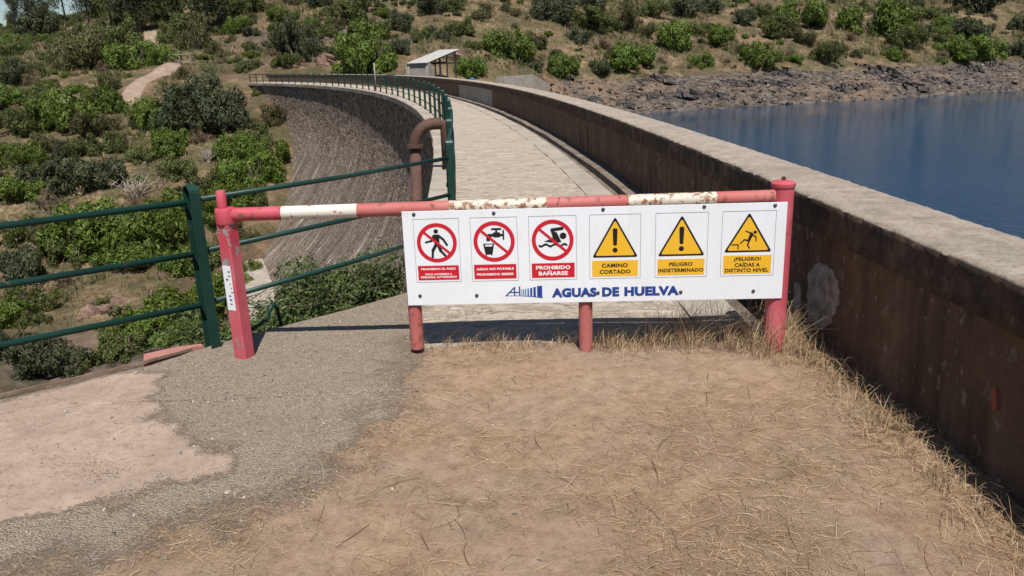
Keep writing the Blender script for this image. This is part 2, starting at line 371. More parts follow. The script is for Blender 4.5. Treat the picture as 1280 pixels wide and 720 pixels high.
def m_board():
    t = NT('sign_white'); p = t.obj()
    n = t.noise(p, 2.6, 6, 0.65); n2 = t.noise(t.map(p, (9, 1, 1.1)), 2.0, 5, 0.6)
    c = t.mix(t.ramp(n, [(0.42, 0.0), (0.75, 0.45)]), (0.70, 0.73, 0.78), (0.60, 0.59, 0.57))
    c = t.mix(t.ramp(n2, [(0.56, 0.0), (0.72, 0.28)]), c, (0.50, 0.46, 0.41))
    return t.done(c, t.ramp(n, [(0.3, 0.3), (0.7, 0.5)]), t.bump(t.noise(p, 1.3, 2, 0.4), 0.15, 0.02), 0, 0.45)
MT = dict(
    hill=m_terrain(), ground=m_ground(), masonry=m_masonry(), deck=m_deck(), wall=m_parapet(False), cap=m_parapet(True), water=m_water(),
    leaf_bright=m_leaf('leaves_bright', (0.030, 0.056, 0.009), (0.175, 0.235, 0.040)),
    leaf_mid=m_leaf('leaves_mid', (0.034, 0.048, 0.013), (0.165, 0.185, 0.055)),
    leaf_bush=m_leaf('leaves_bush', (0.034, 0.056, 0.016), (0.145, 0.19, 0.06), 0.2),
    leaf_dark=m_leaf('leaves_dark', (0.020, 0.028, 0.013), (0.10, 0.115, 0.055), 0.15, 0.62),
    leaf_olive=m_leaf('leaves_olive', (0.045, 0.045, 0.018), (0.185, 0.175, 0.070)),
    leaf_dry=m_leaf('leaves_dry', (0.085, 0.062, 0.04), (0.25, 0.185, 0.115), 0.1, 0.8),
    bark=m_plain('bark', (0.06, 0.045, 0.035), (0.16, 0.125, 0.10), 6, 0.95, 0.5, 0.02),
    deadwood=m_plain('dead_wood', (0.22, 0.185, 0.15), (0.42, 0.37, 0.31), 6, 0.95, 0.4, 0.01),
    green=m_paint('green_paint', (0.006, 0.030, 0.024), (0.011, 0.050, 0.038), (0.05, 0.045, 0.038), 0.63, 14, 0.45),
    red=m_paint('red_paint', (0.41, 0.035, 0.062), (0.50, 0.15, 0.165), (0.17, 0.06, 0.045), 0.61, 10, 0.6),
    red_faded=m_paint('faded_red_paint', (0.38, 0.085, 0.08), (0.43, 0.18, 0.165), (0.17, 0.06, 0.04), 0.575, 13, 0.65),
    red_worn=m_paint('worn_red_paint', (0.42, 0.035, 0.065), (0.50, 0.14, 0.155), (0.20, 0.19, 0.19), 0.56, 6, 0.6),
    red_grey=m_paint('flaked_red_paint', (0.46, 0.05, 0.075), (0.50, 0.13, 0.14), (0.20, 0.195, 0.20), 0.44, 6),
    white_band=m_paint('white_band_paint', (0.62, 0.58, 0.52), (0.52, 0.46, 0.40), (0.22, 0.075, 0.04), 0.60, 16),
    white_rusty=m_paint('rusty_white_band_paint', (0.58, 0.53, 0.45), (0.48, 0.41, 0.33), (0.19, 0.085, 0.05), 0.525, 24),
    white_metal=m_board(),
    ink_red=m_flat('sign_red', (0.50, 0.008, 0.022)), ink_black=m_flat('sign_black', (0.009, 0.008, 0.009)),
    ink_yellow=m_flat('sign_yellow', (0.72, 0.41, 0.022)), ink_blue=m_flat('sign_blue', (0.012, 0.045, 0.23)),
    ink_teal=m_flat('sign_teal', (0.035, 0.19, 0.34)), ink_white=m_flat('sign_lettering_white', (0.78, 0.76, 0.76)),
    ink_grey=m_flat('sign_line_grey', (0.07, 0.065, 0.075)),
    steel=m_plain('bolt_steel', (0.06, 0.06, 0.065), (0.16, 0.16, 0.17), 30, 0.4, 0.2, 0.001, 0.8),
    rust=m_plain('rusty_pipe', (0.045, 0.024, 0.018), (0.125, 0.066, 0.048), 4.5, 0.75, 0.5, 0.01),
    rust_strip=m_plain('rusty_strip', (0.10, 0.062, 0.042), (0.25, 0.175, 0.125), 9, 0.85, 0.4, 0.004),
    conc=m_plain('pale_concrete', (0.24, 0.205, 0.165), (0.40, 0.355, 0.30), 1.3, 0.92, 0.5, 0.02, coords='pos'),
    conc_new=m_plain('grey_render', (0.21, 0.19, 0.165), (0.30, 0.275, 0.245), 1.0, 0.9, 0.3, 0.01, coords='pos'),
    pinkplate=m_plain('pink_plate', (0.31, 0.13, 0.11), (0.40, 0.19, 0.16), 5, 0.7, 0.3, 0.004),
    ledge=m_plain('slate_ledge', (0.022, 0.021, 0.024), (0.15, 0.13, 0.118), 1.4, 0.85, 0.7, 0.05, coords='pos'),
    redrock=m_plain('red_rock', (0.09, 0.055, 0.042), (0.27, 0.185, 0.14), 1.4, 0.92, 0.8, 0.06, coords='pos'),
    conc_dark=m_plain('dark_brown_concrete', (0.08, 0.063, 0.05), (0.24, 0.195, 0.155), 3.0, 0.95, 0.6, 0.02, coords='pos'),  # mottled dark brown concrete, used for the gutter and the kerb
    plaster=m_plain('pale_plaster', (0.085, 0.07, 0.058), (0.36, 0.325, 0.29), 13, 0.92, 0.5, 0.01, coords='pos'),
    brick=m_plain('red_brick', (0.16, 0.045, 0.025), (0.29, 0.10, 0.06), 14, 0.9, 0.5, 0.005, coords='pos'),
    roof=m_plain('shed_roof', (0.30, 0.29, 0.275), (0.42, 0.41, 0.39), 2, 0.6, 0.2, 0.005),
    frame=m_plain('dark_frame', (0.03, 0.022, 0.022), (0.07, 0.055, 0.05), 8, 0.6, 0.2, 0.003),
    path=m_plain('dirt_track', (0.20, 0.145, 0.105), (0.33, 0.25, 0.19), 0.8, 0.95, 0.6, 0.05, coords='pos'),
    stone=m_plain('shore_rock', (0.045, 0.04, 0.04), (0.26, 0.222, 0.19), 0.5, 0.9, 0.7, 0.05, coords='pos'),
    blue=m_flat('blue_plastic', (0.02, 0.10, 0.20)), wood=m_plain('weathered_wood', (0.13, 0.10, 0.075), (0.28, 0.23, 0.18), 5, 0.9),
)
def m_strand(name, a, b, c):
    t = NT(name); f = t.attr('tint')
    return t.done(t.ramp(f, [(0.0, a), (0.55, b), (1.0, c)]), 0.7, spec=0.25)
MT['straw'] = m_strand('dry_straw', (0.10, 0.062, 0.034), (0.33, 0.225, 0.128), (0.54, 0.41, 0.27))
MT['slate'] = m_strand('slate_rubble', (0.024, 0.021, 0.020), (0.105, 0.088, 0.076), (0.25, 0.21, 0.168))
MT['drygrass'] = m_strand('hill_grass', (0.09, 0.062, 0.035), (0.20, 0.148, 0.088), (0.32, 0.25, 0.155))
MT['pebble'] = m_strand('pebbles', (0.13, 0.11, 0.09), (0.28, 0.24, 0.195), (0.52, 0.47, 0.41))

# ================================================================ TERRAIN
CP = np.array([
 # valley floor below the dam and near bank
 (-14,50,-15),(-10,30,-13.5),(-30,44,-15.5),(-55,42,-16.5),(-90,45,-18),(-140,45,-20),(-19,62,-14.5),(-33,88,-1.8),(-30,80,-5.0),(-28,70,-9.5),
 (-4,9,-3.8),(-3,14,-7.5),(-8,12,-7.5),(-7,22,-11.5),(-12,14,-9),(-8,5,-4),(-15,3,-6.5),(-14,-4,-4),(-25,10,-10),(-40,5,-9),(-40,22,-14),(-70,15,-12),(-12,-14,-2),(-40,-25,-2),(-90,-20,-5),
 (0,0,-.9),(0,-10,-.9),(-5,-6,-.9),(2,4,-1.5),(8,-14,-1),(11,-3,-5),(30,-15,-7),(60,-10,-12),(0,-60,2),(60,-60,-2),(-60,-80,3),
 # under the dam
 (0,15,-9),(-2,25,-13),(-6,45,-16),(-13,65,-13.5),(-21,78,-8),(-27,90,-2.6),(-32,98,-1.2),(-38,106,1.0),
 # reservoir bed
 (8,12,-12),(8,30,-16),(5,60,-16),(0,80,-13),(30,40,-19),(60,60,-19),(120,60,-20),(160,100,-16),
 # shoreline and the bare rock band
 (-16,87,-6.5),(-3,96,-6.5),(8,107,-6.5),(19,119,-6.5),(55,131,-6.5),(93,145,-6.5),(140,165,-6.5),
 (-18,94,-1.6),(-8,100,-1.1),(-1,108,-1.4),(8,115,-2.0),(20,125,-2.2),(56.5,137,-2.2),(95,152.5,-2.2),(145,176,-2.4),
 # far hill
 (-10,112,2.2),(-8,150,14),(-8,200,27),(25,150,5.5),(30,200,21),(70,165,6),(75,230,25),(115,190,8),(120,250,25),(0,300,46),(100,330,42),(200,300,32),
 (-31,115,5.0),(-50,100,1),(-43,70,-8.5),(-65,90,-2),(-60,68,-8),(-90,80,-6),(-60,130,8),(-60,170,15.5),(-90,120,4.5),(-110,180,10.5),(-132,222,13.0),(-96,222,18.5),
 (-60,220,27),(-40,180,22),(-150,150,4),(-185,250,12),(-110,310,16),(-210,400,8),(-30,300,44),(-170,340,10),
], float)
def _tps(P, val):
    n = len(P); d2 = ((P[:, None]-P[None])**2).sum(2); K = 0.5*d2*np.log(d2+1e-9); K[np.diag_indices(n)] = 0
    Q = np.concatenate([np.ones((n, 1)), P], 1); A = np.zeros((n+3, n+3)); A[:n, :n] = K + np.eye(n)*2.0; A[:n, n:] = Q; A[n:, :n] = Q.T
    return np.linalg.solve(A, np.concatenate([val, np.zeros(3)]))
_P = CP[:, :2]/10.0; _Wt = _tps(_P, CP[:, 2])
EDGE = [(-12.0, -2.65), (-2.844, 4.067), (-2.244, 4.512), (-1.93, 4.83), (-1.63, 5.10), (-0.83, 5.86), (-0.52, 6.4), (-0.52, 9.0), (2.0, 9.0), (2.4, -12), (-12, -12)]
CREST_S = np.linspace(-8, 104, 225); CREST_P = np.array([crest(s, -1.0) for s in CREST_S])
def T(x, y):
    x = np.atleast_1d(np.asarray(x, float)); y = np.atleast_1d(np.asarray(y, float)); sh = x.shape
    xf, yf = x.ravel(), y.ravel(); z = np.empty(xf.shape)
    for i in range(0, len(xf), 20000):
        xx, yy = np.clip(xf[i:i+20000], -260, 260)/10, np.clip(yf[i:i+20000], -110, 420)/10
        d2 = (xx[:, None]-_P[None, :, 0])**2+(yy[:, None]-_P[None, :, 1])**2
        z[i:i+20000] = (0.5*d2*np.log(d2+1e-9)) @ _Wt[:-3] + _Wt[-3]+_Wt[-2]*xx+_Wt[-1]*yy
    near = np.clip((np.hypot(xf, yf)-6)/20, 0.1, 1)
    z += near*(0.9*fbm(xf*.06, yf*.06, 3, 3) + 0.55*fbm(xf*.3, yf*.3, 4, 9))
    r = rockmask(xf, yf, z)
    # jagged slate ledges
    lx = xf*0.8+yf*0.55; ly = -xf*0.5+yf*0.9
    z += r*(1.1*np.abs(fbm(lx*0.22, ly*0.7, 4, 21)) + 0.35*fbm(lx*1.1, ly*2.2, 3, 33) - 0.35)
    ins = sdf_poly(EDGE, xf, yf)
    z = np.where(ins < 0.3, np.minimum(z, -0.45), z)
    nb = (xf > -45) & (xf < 8) & (yf > -10) & (yf < 106)
    if nb.any():
        dd = np.full(xf.shape, 99.0); q = np.where(nb)[0]
        for i in range(0, len(q), 20000):
            k = q[i:i+20000]; dd[k] = np.sqrt(((xf[k, None]-CREST_P[None, :, 0])**2+(yf[k, None]-CREST_P[None, :, 1])**2).min(1))
        z = np.where(dd < 1.9, np.minimum(z, -0.7), z)
    return z.reshape(sh)
def rockmask(x, y, z):
    up = np.clip((x + 0.30*y - 6.0)/3.0, 0, 1)                   # reservoir side of the dam's far end
    band = np.clip((-1.7 + 0.5*fbm(x*.1, y*.1, 3, 5) - z)/0.5, 0, 1)
    a = up*band*np.clip((y-60)/10, 0, 1)
    # rocky cut behind the abutment and crags on the left bank
    cut = np.clip(1.2-np.hypot((x+26)/15, (y-119)/6.5), 0, 1)
    crag = np.clip(1.3-np.hypot((x+25)/8, (y-47.5)/5), 0, 1)
    return np.clip(a + 1.2*cut*0.6 + crag, 0, 1)
def axis(lo, hi, c0, c1, fine, mid, growth=1.12):
    a = list(np.arange(c0, c1, fine)); st = fine
    v = c1
    while v < hi: a.append(v); st = min(st*1.06, mid) if v < 0.55*hi else st*growth; v += st
    a.append(hi); st = fine; v = c0-fine; b = []
    while v > lo: b.append(v); st = min(st*1.06, mid) if v > 0.55*lo else st*growth; v -= st
    b.append(lo); return np.array(b[::-1]+a)
gx = np.concatenate([-np.geomspace(2500, 175, 22), np.arange(-172, -50, 1.25), np.arange(-50, 40, 0.75), np.arange(40, 165, 1.25), np.geomspace(168, 2500, 22)])
gy = np.concatenate([-np.geomspace(2500, 32, 26), np.arange(-30, 30, 1.0), np.arange(30, 180, 0.75), np.arange(180, 262, 1.6), np.geomspace(265, 3000, 24)])
GX, GY = np.meshgrid(gx, gy); GZ = T(GX, GY)
far = np.clip((np.hypot(GX, GY)-420)/900, 0, 1); GZ = GZ*(1-far) - 30*far
nx, ny = len(gx), len(gy); idx = np.arange(nx*ny).reshape(ny, nx)
me = fast_mesh('terrain', np.stack([GX.ravel(), GY.ravel(), GZ.ravel()], 1),
               np.stack([idx[:-1, :-1].ravel(), idx[:-1, 1:].ravel(), idx[1:, 1:].ravel(), idx[1:, :-1].ravel()], 1), True)
vattr(me, 'rock', np.clip(rockmask(GX.ravel(), GY.ravel(), GZ.ravel())*1.5, 0, 1))
tag(link('terrain', me, None, MT['hill']), kind='structure')
def hit(px, py, tmax=420.0):
    """where the line of sight through a pixel meets the hillside"""
    d = ray(px, py); t = np.concatenate([np.arange(8, 60, 0.4), np.arange(60, tmax, 0.8)])
    X, Y, Z = d[0]*t, d[1]*t, EYE+d[2]*t; g = T(X, Y); k = np.where((Z < g) & (Y > 20))[0]
    if len(k) == 0: return None
    i = k[0]; return np.array([X[i], Y[i], g[i]])

# water of the reservoir, bounded by the dam's upstream face
Zw = -6.5
wp = [crest(s, 0.25, Zw) for s in np.linspace(-6, 112, 60)]
wv = wp + [(60, 150, Zw), (600, 320, Zw), (600, -120, Zw), (2.6, -120, Zw)]
tag(mesh('water', wv, [tuple(range(len(wv)))], MT['water']), kind='structure')

# ================================================================ THE PLATFORM IN FRONT OF THE BARRIER
def edge_x(y):
    pts = [(-12.0, -2.65), (-2.844, 4.067), (-2.244, 4.512), (-1.93, 4.83), (-1.63, 5.10), (-0.83, 5.86), (-0.55, 6.35), (-0.55, 7.3)]
    return np.interp(y, [p[1] for p in pts], [p[0] for p in pts])
CONC_PX = [(-500, 560), (0, 503), (60, 483), (182, 456), (205, 468), (183, 498), (192, 520), (228, 546), (285, 573), (283, 588), (215, 600), (150, 615), (60, 643), (0, 656), (-300, 800)]
CONC = [on_z(*p)[:2] for p in CONC_PX]
DIRT_PX = [(527, 424), (508, 490), (462, 545), (410, 590), (345, 622), (225, 655), (70, 697), (-200, 760), (400, 1500), (3000, 1500), (1500, 424)]
DIRT = [on_z(*p)[:2] for p in DIRT_PX]
BARE = [on_z(*p)[:2] for p in ((1060, 510), (1130, 580), (1090, 640), (700, 690), (500, 655), (760, 480), (640, 500), (900, 470))]
def zones(X, Y):
    w = 0.10*fbm(X*3.1, Y*3.1, 4, 41); w2 = 0.16*fbm(X*1.9, Y*1.9, 4, 77)
    con = np.clip(0.5 - (sdf_poly(CONC, X, Y)+w+0.09*fbm(X*9, Y*9, 4, 43))/0.16, 0, 1)*np.clip(1.45+1.4*(fbm(X*2.2, Y*2.2, 5, 47)), .72, 1)
    dr = np.clip(0.5 - (sdf_poly(DIRT, X, Y)+w2+0.2*fbm(X*7, Y*7, 4, 79))/0.6, 0, 1)
    gra = (1-dr)*(1-con)
    st = dr*np.clip(0.52+1.3*fbm(X*1.4+3, Y*1.4, 4, 55)+0.7*fbm(X*5, Y*5, 3, 57), 0.04, 1.2)
    for b, r in zip(BARE, (0.28, 0.3, 0.25, 0.22, 0.2, 0.45, 0.45, 0.4)):
        st = st*(1-0.8*np.clip(1.25-np.hypot(X-b[0], Y-b[1])/r, 0, 1))
    st = st*np.clip(1.25-(Y-2.1)*0.30, 0.28, 1.2)
    st = np.maximum(st, 0.62*np.clip((X-1.22-0.25*fbm(Y*2, X*2, 2, 4))/0.3, 0, 1)*(Y < 4.6))
    return con, gra, st
def ground_z(X, Y):
    con, gra, st = zones(X, Y)
    near_dam = np.clip((Y-4.3)/0.5, 0, 1)
    base = 0.030*fbm(X*0.9, Y*0.9, 3, 12)+0.012*fbm(X*4, Y*4, 3, 13)+0.006*fbm(X*18, Y*18, 3, 14)*(1-con*0.5)
    return base*(1-0.5*near_dam) + 0.012*con - 0.004
ys = np.concatenate([np.arange(-9, 1.2, 0.3), np.arange(1.2, 6.6, 0.024)])
us = np.linspace(0, 1, 230)
GYY = np.repeat(ys[:, None], len(us), 1); xl = edge_x(ys)[:, None]
xr = np.where(ys < 4.72, 1.985-0.028*ys, np.clip(1.985-0.028*ys-(ys-4.72)*60, -0.60, 9))[:, None]
xr = np.maximum(xr, xl+0.02)
uu = us[None, :]; split = np.clip(-3.0-xl, 0, None)              # finer cells where the camera looks
GXX = np.where(split > 0, np.where(uu < 0.1, xl+split*uu/0.1, xl+split+(xr-xl-split)*(uu-0.1)/0.9), xl+(xr-xl)*uu)
GZZ = ground_z(GXX, GYY); con, gra, st = zones(GXX.ravel(), GYY.ravel())
ny2, nx2 = GXX.shape; V = np.stack([GXX.ravel(), GYY.ravel(), GZZ.ravel()], 1)
ii = np.arange(ny2*nx2).reshape(ny2, nx2)
Fq = np.stack([ii[:-1, :-1].ravel(), ii[:-1, 1:].ravel(), ii[1:, 1:].ravel(), ii[1:, :-1].ravel()], 1)
sk = V[ii[:, 0]].copy(); sk[:, 2] = -1.0; n0 = len(V); V = np.concatenate([V, sk]); k = np.arange(ny2-1)
Fq = np.concatenate([Fq, np.stack([ii[:-1, 0], ii[1:, 0], n0+k+1, n0+k], 1)])
me = fast_mesh('ground', V, Fq, True); pad = np.zeros(ny2)
for nm, a in (('concrete', con), ('gravel', gra), ('straw', st)): vattr(me, nm, np.concatenate([a, pad]))
tag(link('ground', me, None, MT['ground']), kind='structure')

# ================================================================ DAM
dam = empty('masonry_dam', crest(0, -1)[:2]+(0.0,)); dam.location = (0, 0, 0)
tag(dam, 'long curved masonry dam with stained stone face, walkway and concrete parapet', 'dam')
def sweep(name, prof, s0, s1, n, mat, jitter=0.0, uv=False, smooth=False, seed=0, closed=True, parent=None, capends=True):
    """sweep a (offset, z) profile along the crest"""
    ss = np.linspace(s0, s1, n+1); m = len(prof); V = []
    rg = np.random.default_rng(seed)
    for s in ss:
        for (o, z) in prof:
            j = rg.normal(0, jitter, 2) if jitter else (0, 0); V.append(crest(s, o+j[0], z+j[1]))
    Fs = []; kk = m if closed else m-1
    for i in range(n):
        for k in range(kk):
            k2 = (k+1) % m; Fs.append((i*m+k, (i+1)*m+k, (i+1)*m+k2, i*m+k2))
    if closed and capends: Fs.append(tuple(range(m))); Fs.append(tuple(range((n+1)*m-1, n*m-1, -1)))
    o = mesh(name, V, Fs, mat, parent if parent is not None else dam, smooth)
    if uv:
        L = o.data.uv_layers.new(name='UVMap'); acc = [0.0]
        for k in range(1, m): acc.append(acc[-1]+math.hypot(prof[k][0]-prof[k-1][0], prof[k][1]-prof[k-1][1]))
        for lp in o.data.loops:
            v = lp.vertex_index; L.data[lp.index].uv = (ss[v//m], acc[v % m])
    return o
def face_off(d): return -2.36 - 0.015*d - 0.088*max(0.0, d-2.6)**1.86
prof = [(face_off(d), -d) for d in np.concatenate([np.arange(0.24, 17.2, 0.45)])]
fo = sweep('downstream_face', prof, 4.0, 116, 330, MT['masonry'], 0.014, True, True, 3, closed=False)
sweep('upstream_face', [(0.40, -18), (0.40, 0.0), (0.2, 0.0), (0.2, -18)], -6, 116, 120, MT['conc'])
sweep('deck_edge', [(-2.62, -0.26), (-2.64, -0.02), (-2.62, 0.004), (-2.1, 0.004), (-2.1, -0.26)], 6.6, 112, 190, MT['conc'], 0.008, seed=5)
sweep('walkway', [(-2.42, -0.2), (-2.42, 0.012), (-1.9, 0.02), (-1.2, 0.022), (-0.62, 0.018), (-0.62, -0.2)], 4.66, 112, 320, MT['deck'], 0.004, seed=6)
sweep('walkway_strip', [(-0.615, -0.2), (-0.615, 0.024), (-0.30, 0.028), (-0.30, -0.2)], 4.68, 112, 240, MT['conc'], 0.003, seed=8)
sweep('gutter', [(-0.295, -0.2), (-0.295, -0.035), (-0.15, -0.04), (-0.15, -0.2)], 4.7, 112, 120, MT['conc_dark'], 0.003, seed=9)
sweep('kerb', [(-0.148, -0.2), (-0.148, 0.05), (0.05, 0.055), (0.05, -0.2)], 9.0, 112, 140, MT['conc_dark'], 0.006, seed=10)
par = [(0.06, -0.3), (0.05, 0.64), (0.42, 0.64), (0.42, -0.3)]
sweep('parapet_wall', par, -9, 29.6, 90, MT['wall'], 0.004, seed=11)
sweep('parapet_wall', par, 29.62, 38.4, 18, MT['conc_new'], 0.003, seed=12)
sweep('parapet_wall', par, 38.42, 115, 120, MT['wall'], 0.004, seed=13)
capp = [(0.012, 0.652), (-0.002, 0.665), (-0.004, 0.74), (-0.006, 0.815), (-0.004, 0.842), (0.014, 0.857), (0.06, 0.859), (0.15, 0.862), (0.25, 0.866), (0.35, 0.862), (0.44, 0.855), (0.47, 0.842), (0.474, 0.70), (0.46, 0.655)]
js = [-9, 29.5, 38.4, 62.0, 88.0, 115]
for i in range(len(js)-1):
    L = js[i+1]-js[i]; c = sweep('parapet_cap', capp, js[i]+0.004, js[i+1]-0.004, max(8, int(L/(0.04 if js[i] < 29 else 0.3))), MT['cap'], 0.0022, seed=20+i); autosmooth(c, 50)
# irregular pale render left on the parapet and a gap with brick showing (both on the shaded face)
def on_wall(px, py, off=0.05):
    d = ray(px, py); best = None
    for t in np.arange(1.5, 9, 0.004):
        p = EYEV+d*t
        w = X0-math.sin(AL)*p[1]/math.cos(AL)+off
        if p[0] >= w: best = p; break
    return best
def wall_patch(name, pix, mat, th=0.006):
    P = [on_wall(*p) for p in pix]; n = len(P); cxn = np.mean(P, 0)
    V = [tuple(p+np.array([0.004, 0, 0])) for p in P] + [tuple(p-np.array([th, 0, 0])) for p in P] + [tuple(cxn-np.array([th*1.6, 0, 0]))]
    Fs = [(i, (i+1) % n, n+(i+1) % n, n+i) for i in range(n)]+[(n+i, n+(i+1) % n, 2*n) for i in range(n)]
    return mesh(name, V, Fs, mat, dam)
wall_patch('plaster_patch', [(1010,346),(1013,338),(1017,336),(1019,330),(1026,328),(1030,331),(1034,329),(1037,335),(1043,338),(1044,345),(1049,351),(1048,358),(1052,364),(1049,371),(1051,379),(1046,384),(1045,392),(1040,397),(1041,404),(1034,407),(1030,412),(1024,409),(1019,411),(1016,404),(1011,402),(1012,393),(1008,386),(1011,377),(1009,368),(1012,358)], MT['plaster'])
wall_patch('plaster_patch', [(993,356),(997,352),(1000,355),(1002,364),(1001,372),(1003,381),(999,388),(995,394),(993,388),(991,378),(993,368)], MT['plaster'], 0.004)
wall_patch('exposed_brick', [(1243,486),(1247,483),(1249,494),(1250,506),(1247,513),(1243,510),(1242,498)], MT['brick'], 0.012)
# pale concrete apron at the toe
ap = [on_z(*p, -13.4) for p in ((296, 306), (352, 300), (372, 420), (290, 420))]
V = [tuple(p) for p in ap]+[(p[0], p[1], -15.5) for p in ap]
tag(mesh('concrete_apron', V, [(0,1,2,3),(4,7,6,5),(0,4,5,1),(1,5,6,2),(2,6,7,3),(3,7,4,0)], MT['conc']), 'flat pale concrete apron at the foot of the dam', 'apron')

# ================================================================ GREEN RAILINGS
def post_mesh(name, h=1.035, w=0.098, d=0.062, t=0.008):
    """folded steel channel, open side +Y, with a rounded top"""
    m = MB(); r = w/2; n = 8
    prof = [(-r, -0.12)]+[(-r*math.cos(math.pi*k/n), h-r+r*math.sin(math.pi*k/n)) for k in range(n+1)]+[(r, -0.12)]
    m.prism(prof, lambda a, b: (a, -d/2, b), lambda a, b: (a, -d/2+t, b))                 # web
    inner = [((r-t)*(x/r) if abs(x) > 0 else x, (z if z < 0 else h-r+(z-(h-r))*(r-t)/r)) for x, z in prof]
    V = []; Fs = []
    for (x, z), (xi, zi) in zip(prof, inner):
        V += [(x, -d/2+t+0.0005, z), (x, d/2, z), (xi, d/2, zi), (xi, -d/2+t+0.0005, zi)]
    for i in range(len(prof)-1):
        for k in range(4): Fs.append((i*4+k, i*4+(k+1) % 4, (i+1)*4+(k+1) % 4, (i+1)*4+k))
    m.add(V, Fs); me = bpy.data.meshes.new(name); me.from_pydata(m.V, [], m.F); me.update(); me.materials.append(MT['green']); return me
PM = post_mesh('post')
ZR = (0.93, 0.61, 0.28)
A = (-1.925, 4.80); Bp = (-4.05, 3.24); C = crest(7.25, -2.24)[:2]; Dp = (-6.3, 1.59)
r1 = empty('steel_railing', (A[0], A[1], 0)); tag(r1, 'dark green three-rail tube railing along the gravel platform edge', 'railing')
def put_post(parent, x, y, rz, z=0.0, sc=1.0):
    o = bpy.data.objects.new('post', PM); COL.objects.link(o); o.parent = parent
    pl = parent.location; o.location = (x-pl[0], y-pl[1], z-pl[2]); o.rotation_euler = (0, 0, rz); o.scale = (sc, sc, 1); return o
for (x, y), rz in ((A, 2.35), (Bp, 2.35), (Dp, 2.35), (C, 1.75)): put_post(r1, x, y, rz)
for z in ZR:
    q = lambda p, dz=0: (p[0]-A[0], p[1]-A[1], z+dz)
    e = (C[0]-0.01, C[1]-0.03)
    MB().tube([q(Dp), q(Bp), q((A[0]-0.03, A[1]-0.02))], 0.019, 12).build('rail', MT['green'], r1, True)
    zz = {0.93: 0.868, 0.61: 0.54, 0.28: 0.20}[z]
    MB().tube([q((A[0]+0.03, A[1]+0.02), 0.01), q(((A[0]+e[0])/2, (A[1]+e[1])/2), (zz-z)/2-0.006), q(e, zz-z)], 0.0175, 12).build('rail', MT['green'], r1, True)
r2 = empty('crest_railing', crest(7.25, -2.3)); tag(r2, 'long green post-and-rail railing along the curved dam walkway', 'railing')
sp = [9.95+i*(105.5-9.95)/37 for i in range(38)]
for i, s in enumerate(sp):
    x, y, _ = crest(s, -2.3); put_post(r2, x, y, crest_ang(s)+(math.pi/2)+0.15+random.uniform(-.05, .05), 0.0, 1.0 if s < 30 else 1.05)
for z in ZR:
    pts = [crest(s, -2.27, z+0.006*math.sin(s*1.7)) for s in np.linspace(7.3, 105.6, 110)]
    MB().tube([tuple(a-b for a, b in zip(p, r2.location)) for p in pts], 0.019, 6).build('rail', MT['green'], r2, True)
# a bent stub of green tube by the left barrier post
h0 = on_y(313, 412, 5.05); h1 = on_y(335, 400, 5.1); h2 = on_y(336, 388, 5.1); h3 = on_y(341, 381, 5.12); h4 = on_y(346, 384, 5.2)
MB().tube([tuple(p) for p in (h0, h0*0.35+h1*0.65, h1+np.array([-.01, 0, .004]), h1*0.5+h2*0.5+np.array([.006, 0, 0]), h2, h3, h4, h4+np.array([.01, .12, -.45]))], 0.012, 10).build('bent_green_tube', MT['green'], None, True)
tag(bpy.data.objects['bent_green_tube'], 'short bent green tube stub at the platform edge beside the leafy bush', 'tube')
# gate frame far along the walkway
g = empty('walkway_gate', crest(55, -2.0)); tag(g, 'slim grey-green gate frame with tall pole on the far walkway', 'gate')
def gl(s, o, z): return tuple(a-b for a, b in zip(crest(s, o, z), g.location))
MB().tube([gl(55, -2.05, 0), gl(55, -2.05, 1.75)], 0.045, 8).build('pole', MT['conc_new'], g, True)
for z in (0.25, 0.95): MB().tube([gl(55, -2.0, z), gl(55, -0.75, z)], 0.025, 6).build('gate_rail', MT['green'], g, True)
MB().tube([gl(55, -0.75, 0.02), gl(55, -0.75, 1.0)], 0.03, 6).build('gate_post', MT['green'], g, True)
MB().tube([gl(55, -1.95, 0.93), gl(55, -0.8, 0.27)], 0.02, 6).build('brace', MT['green'], g, True)

# rusty pipe over the railing and down the face
pp = empty('rusty_pipe', crest(13.2, -2.3)); tag(pp, 'thick rusty brown pipe bending over the railing and down the dam face', 'pipe')
ZP = 0.74
def pl_(o, z, ds=0.0): return tuple(a-b for a, b in zip(crest(13.2+ds, o, z), pp.location))
R_ = 0.33; cxp = -2.56
arc = [pl_(cxp-R_*math.sin(a), ZP-R_+R_*math.cos(a)) for a in np.linspace(0, math.pi/2, 12)]
autosmooth(MB().tube([pl_(-2.452, ZP-.0), pl_(-2.48, ZP)]+arc, 0.094, 20).build('elbow', MT['rust'], pp), 50)
xo = cxp-R_
MB().tube([pl_(xo, ZP-R_-0.045), pl_(xo-0.35, -9.0)], 0.09, 20).build('downpipe', MT['rust'], pp, True)
MB().tube([pl_(xo, ZP-R_+0.012), pl_(xo, ZP-R_-0.04)], 0.135, 20).build('flange', MT['rust'], pp)
for zf in (-0.75, -3.4, -6.2):
    f = (ZP-R_-zf)/(ZP-R_+9.0)*0.35; MB().tube([pl_(xo-f, zf), pl_(xo-f, zf-0.05)], 0.108, 20).build('collar', MT['rust'], pp)
    MB().bar(pl_(xo-f, zf-0.02), pl_(-2.38, zf-0.02), 0.03, 0.05).build('bracket', MT['rust'], pp)
MB().tube([pl_(-2.45, ZP), pl_(-2.42, ZP-.01), pl_(-2.40, ZP-0.05), pl_(-2.395, ZP-.12), pl_(-2.395, 0.01)], 0.075, 16).build('inlet', MT['rust'], pp, True)

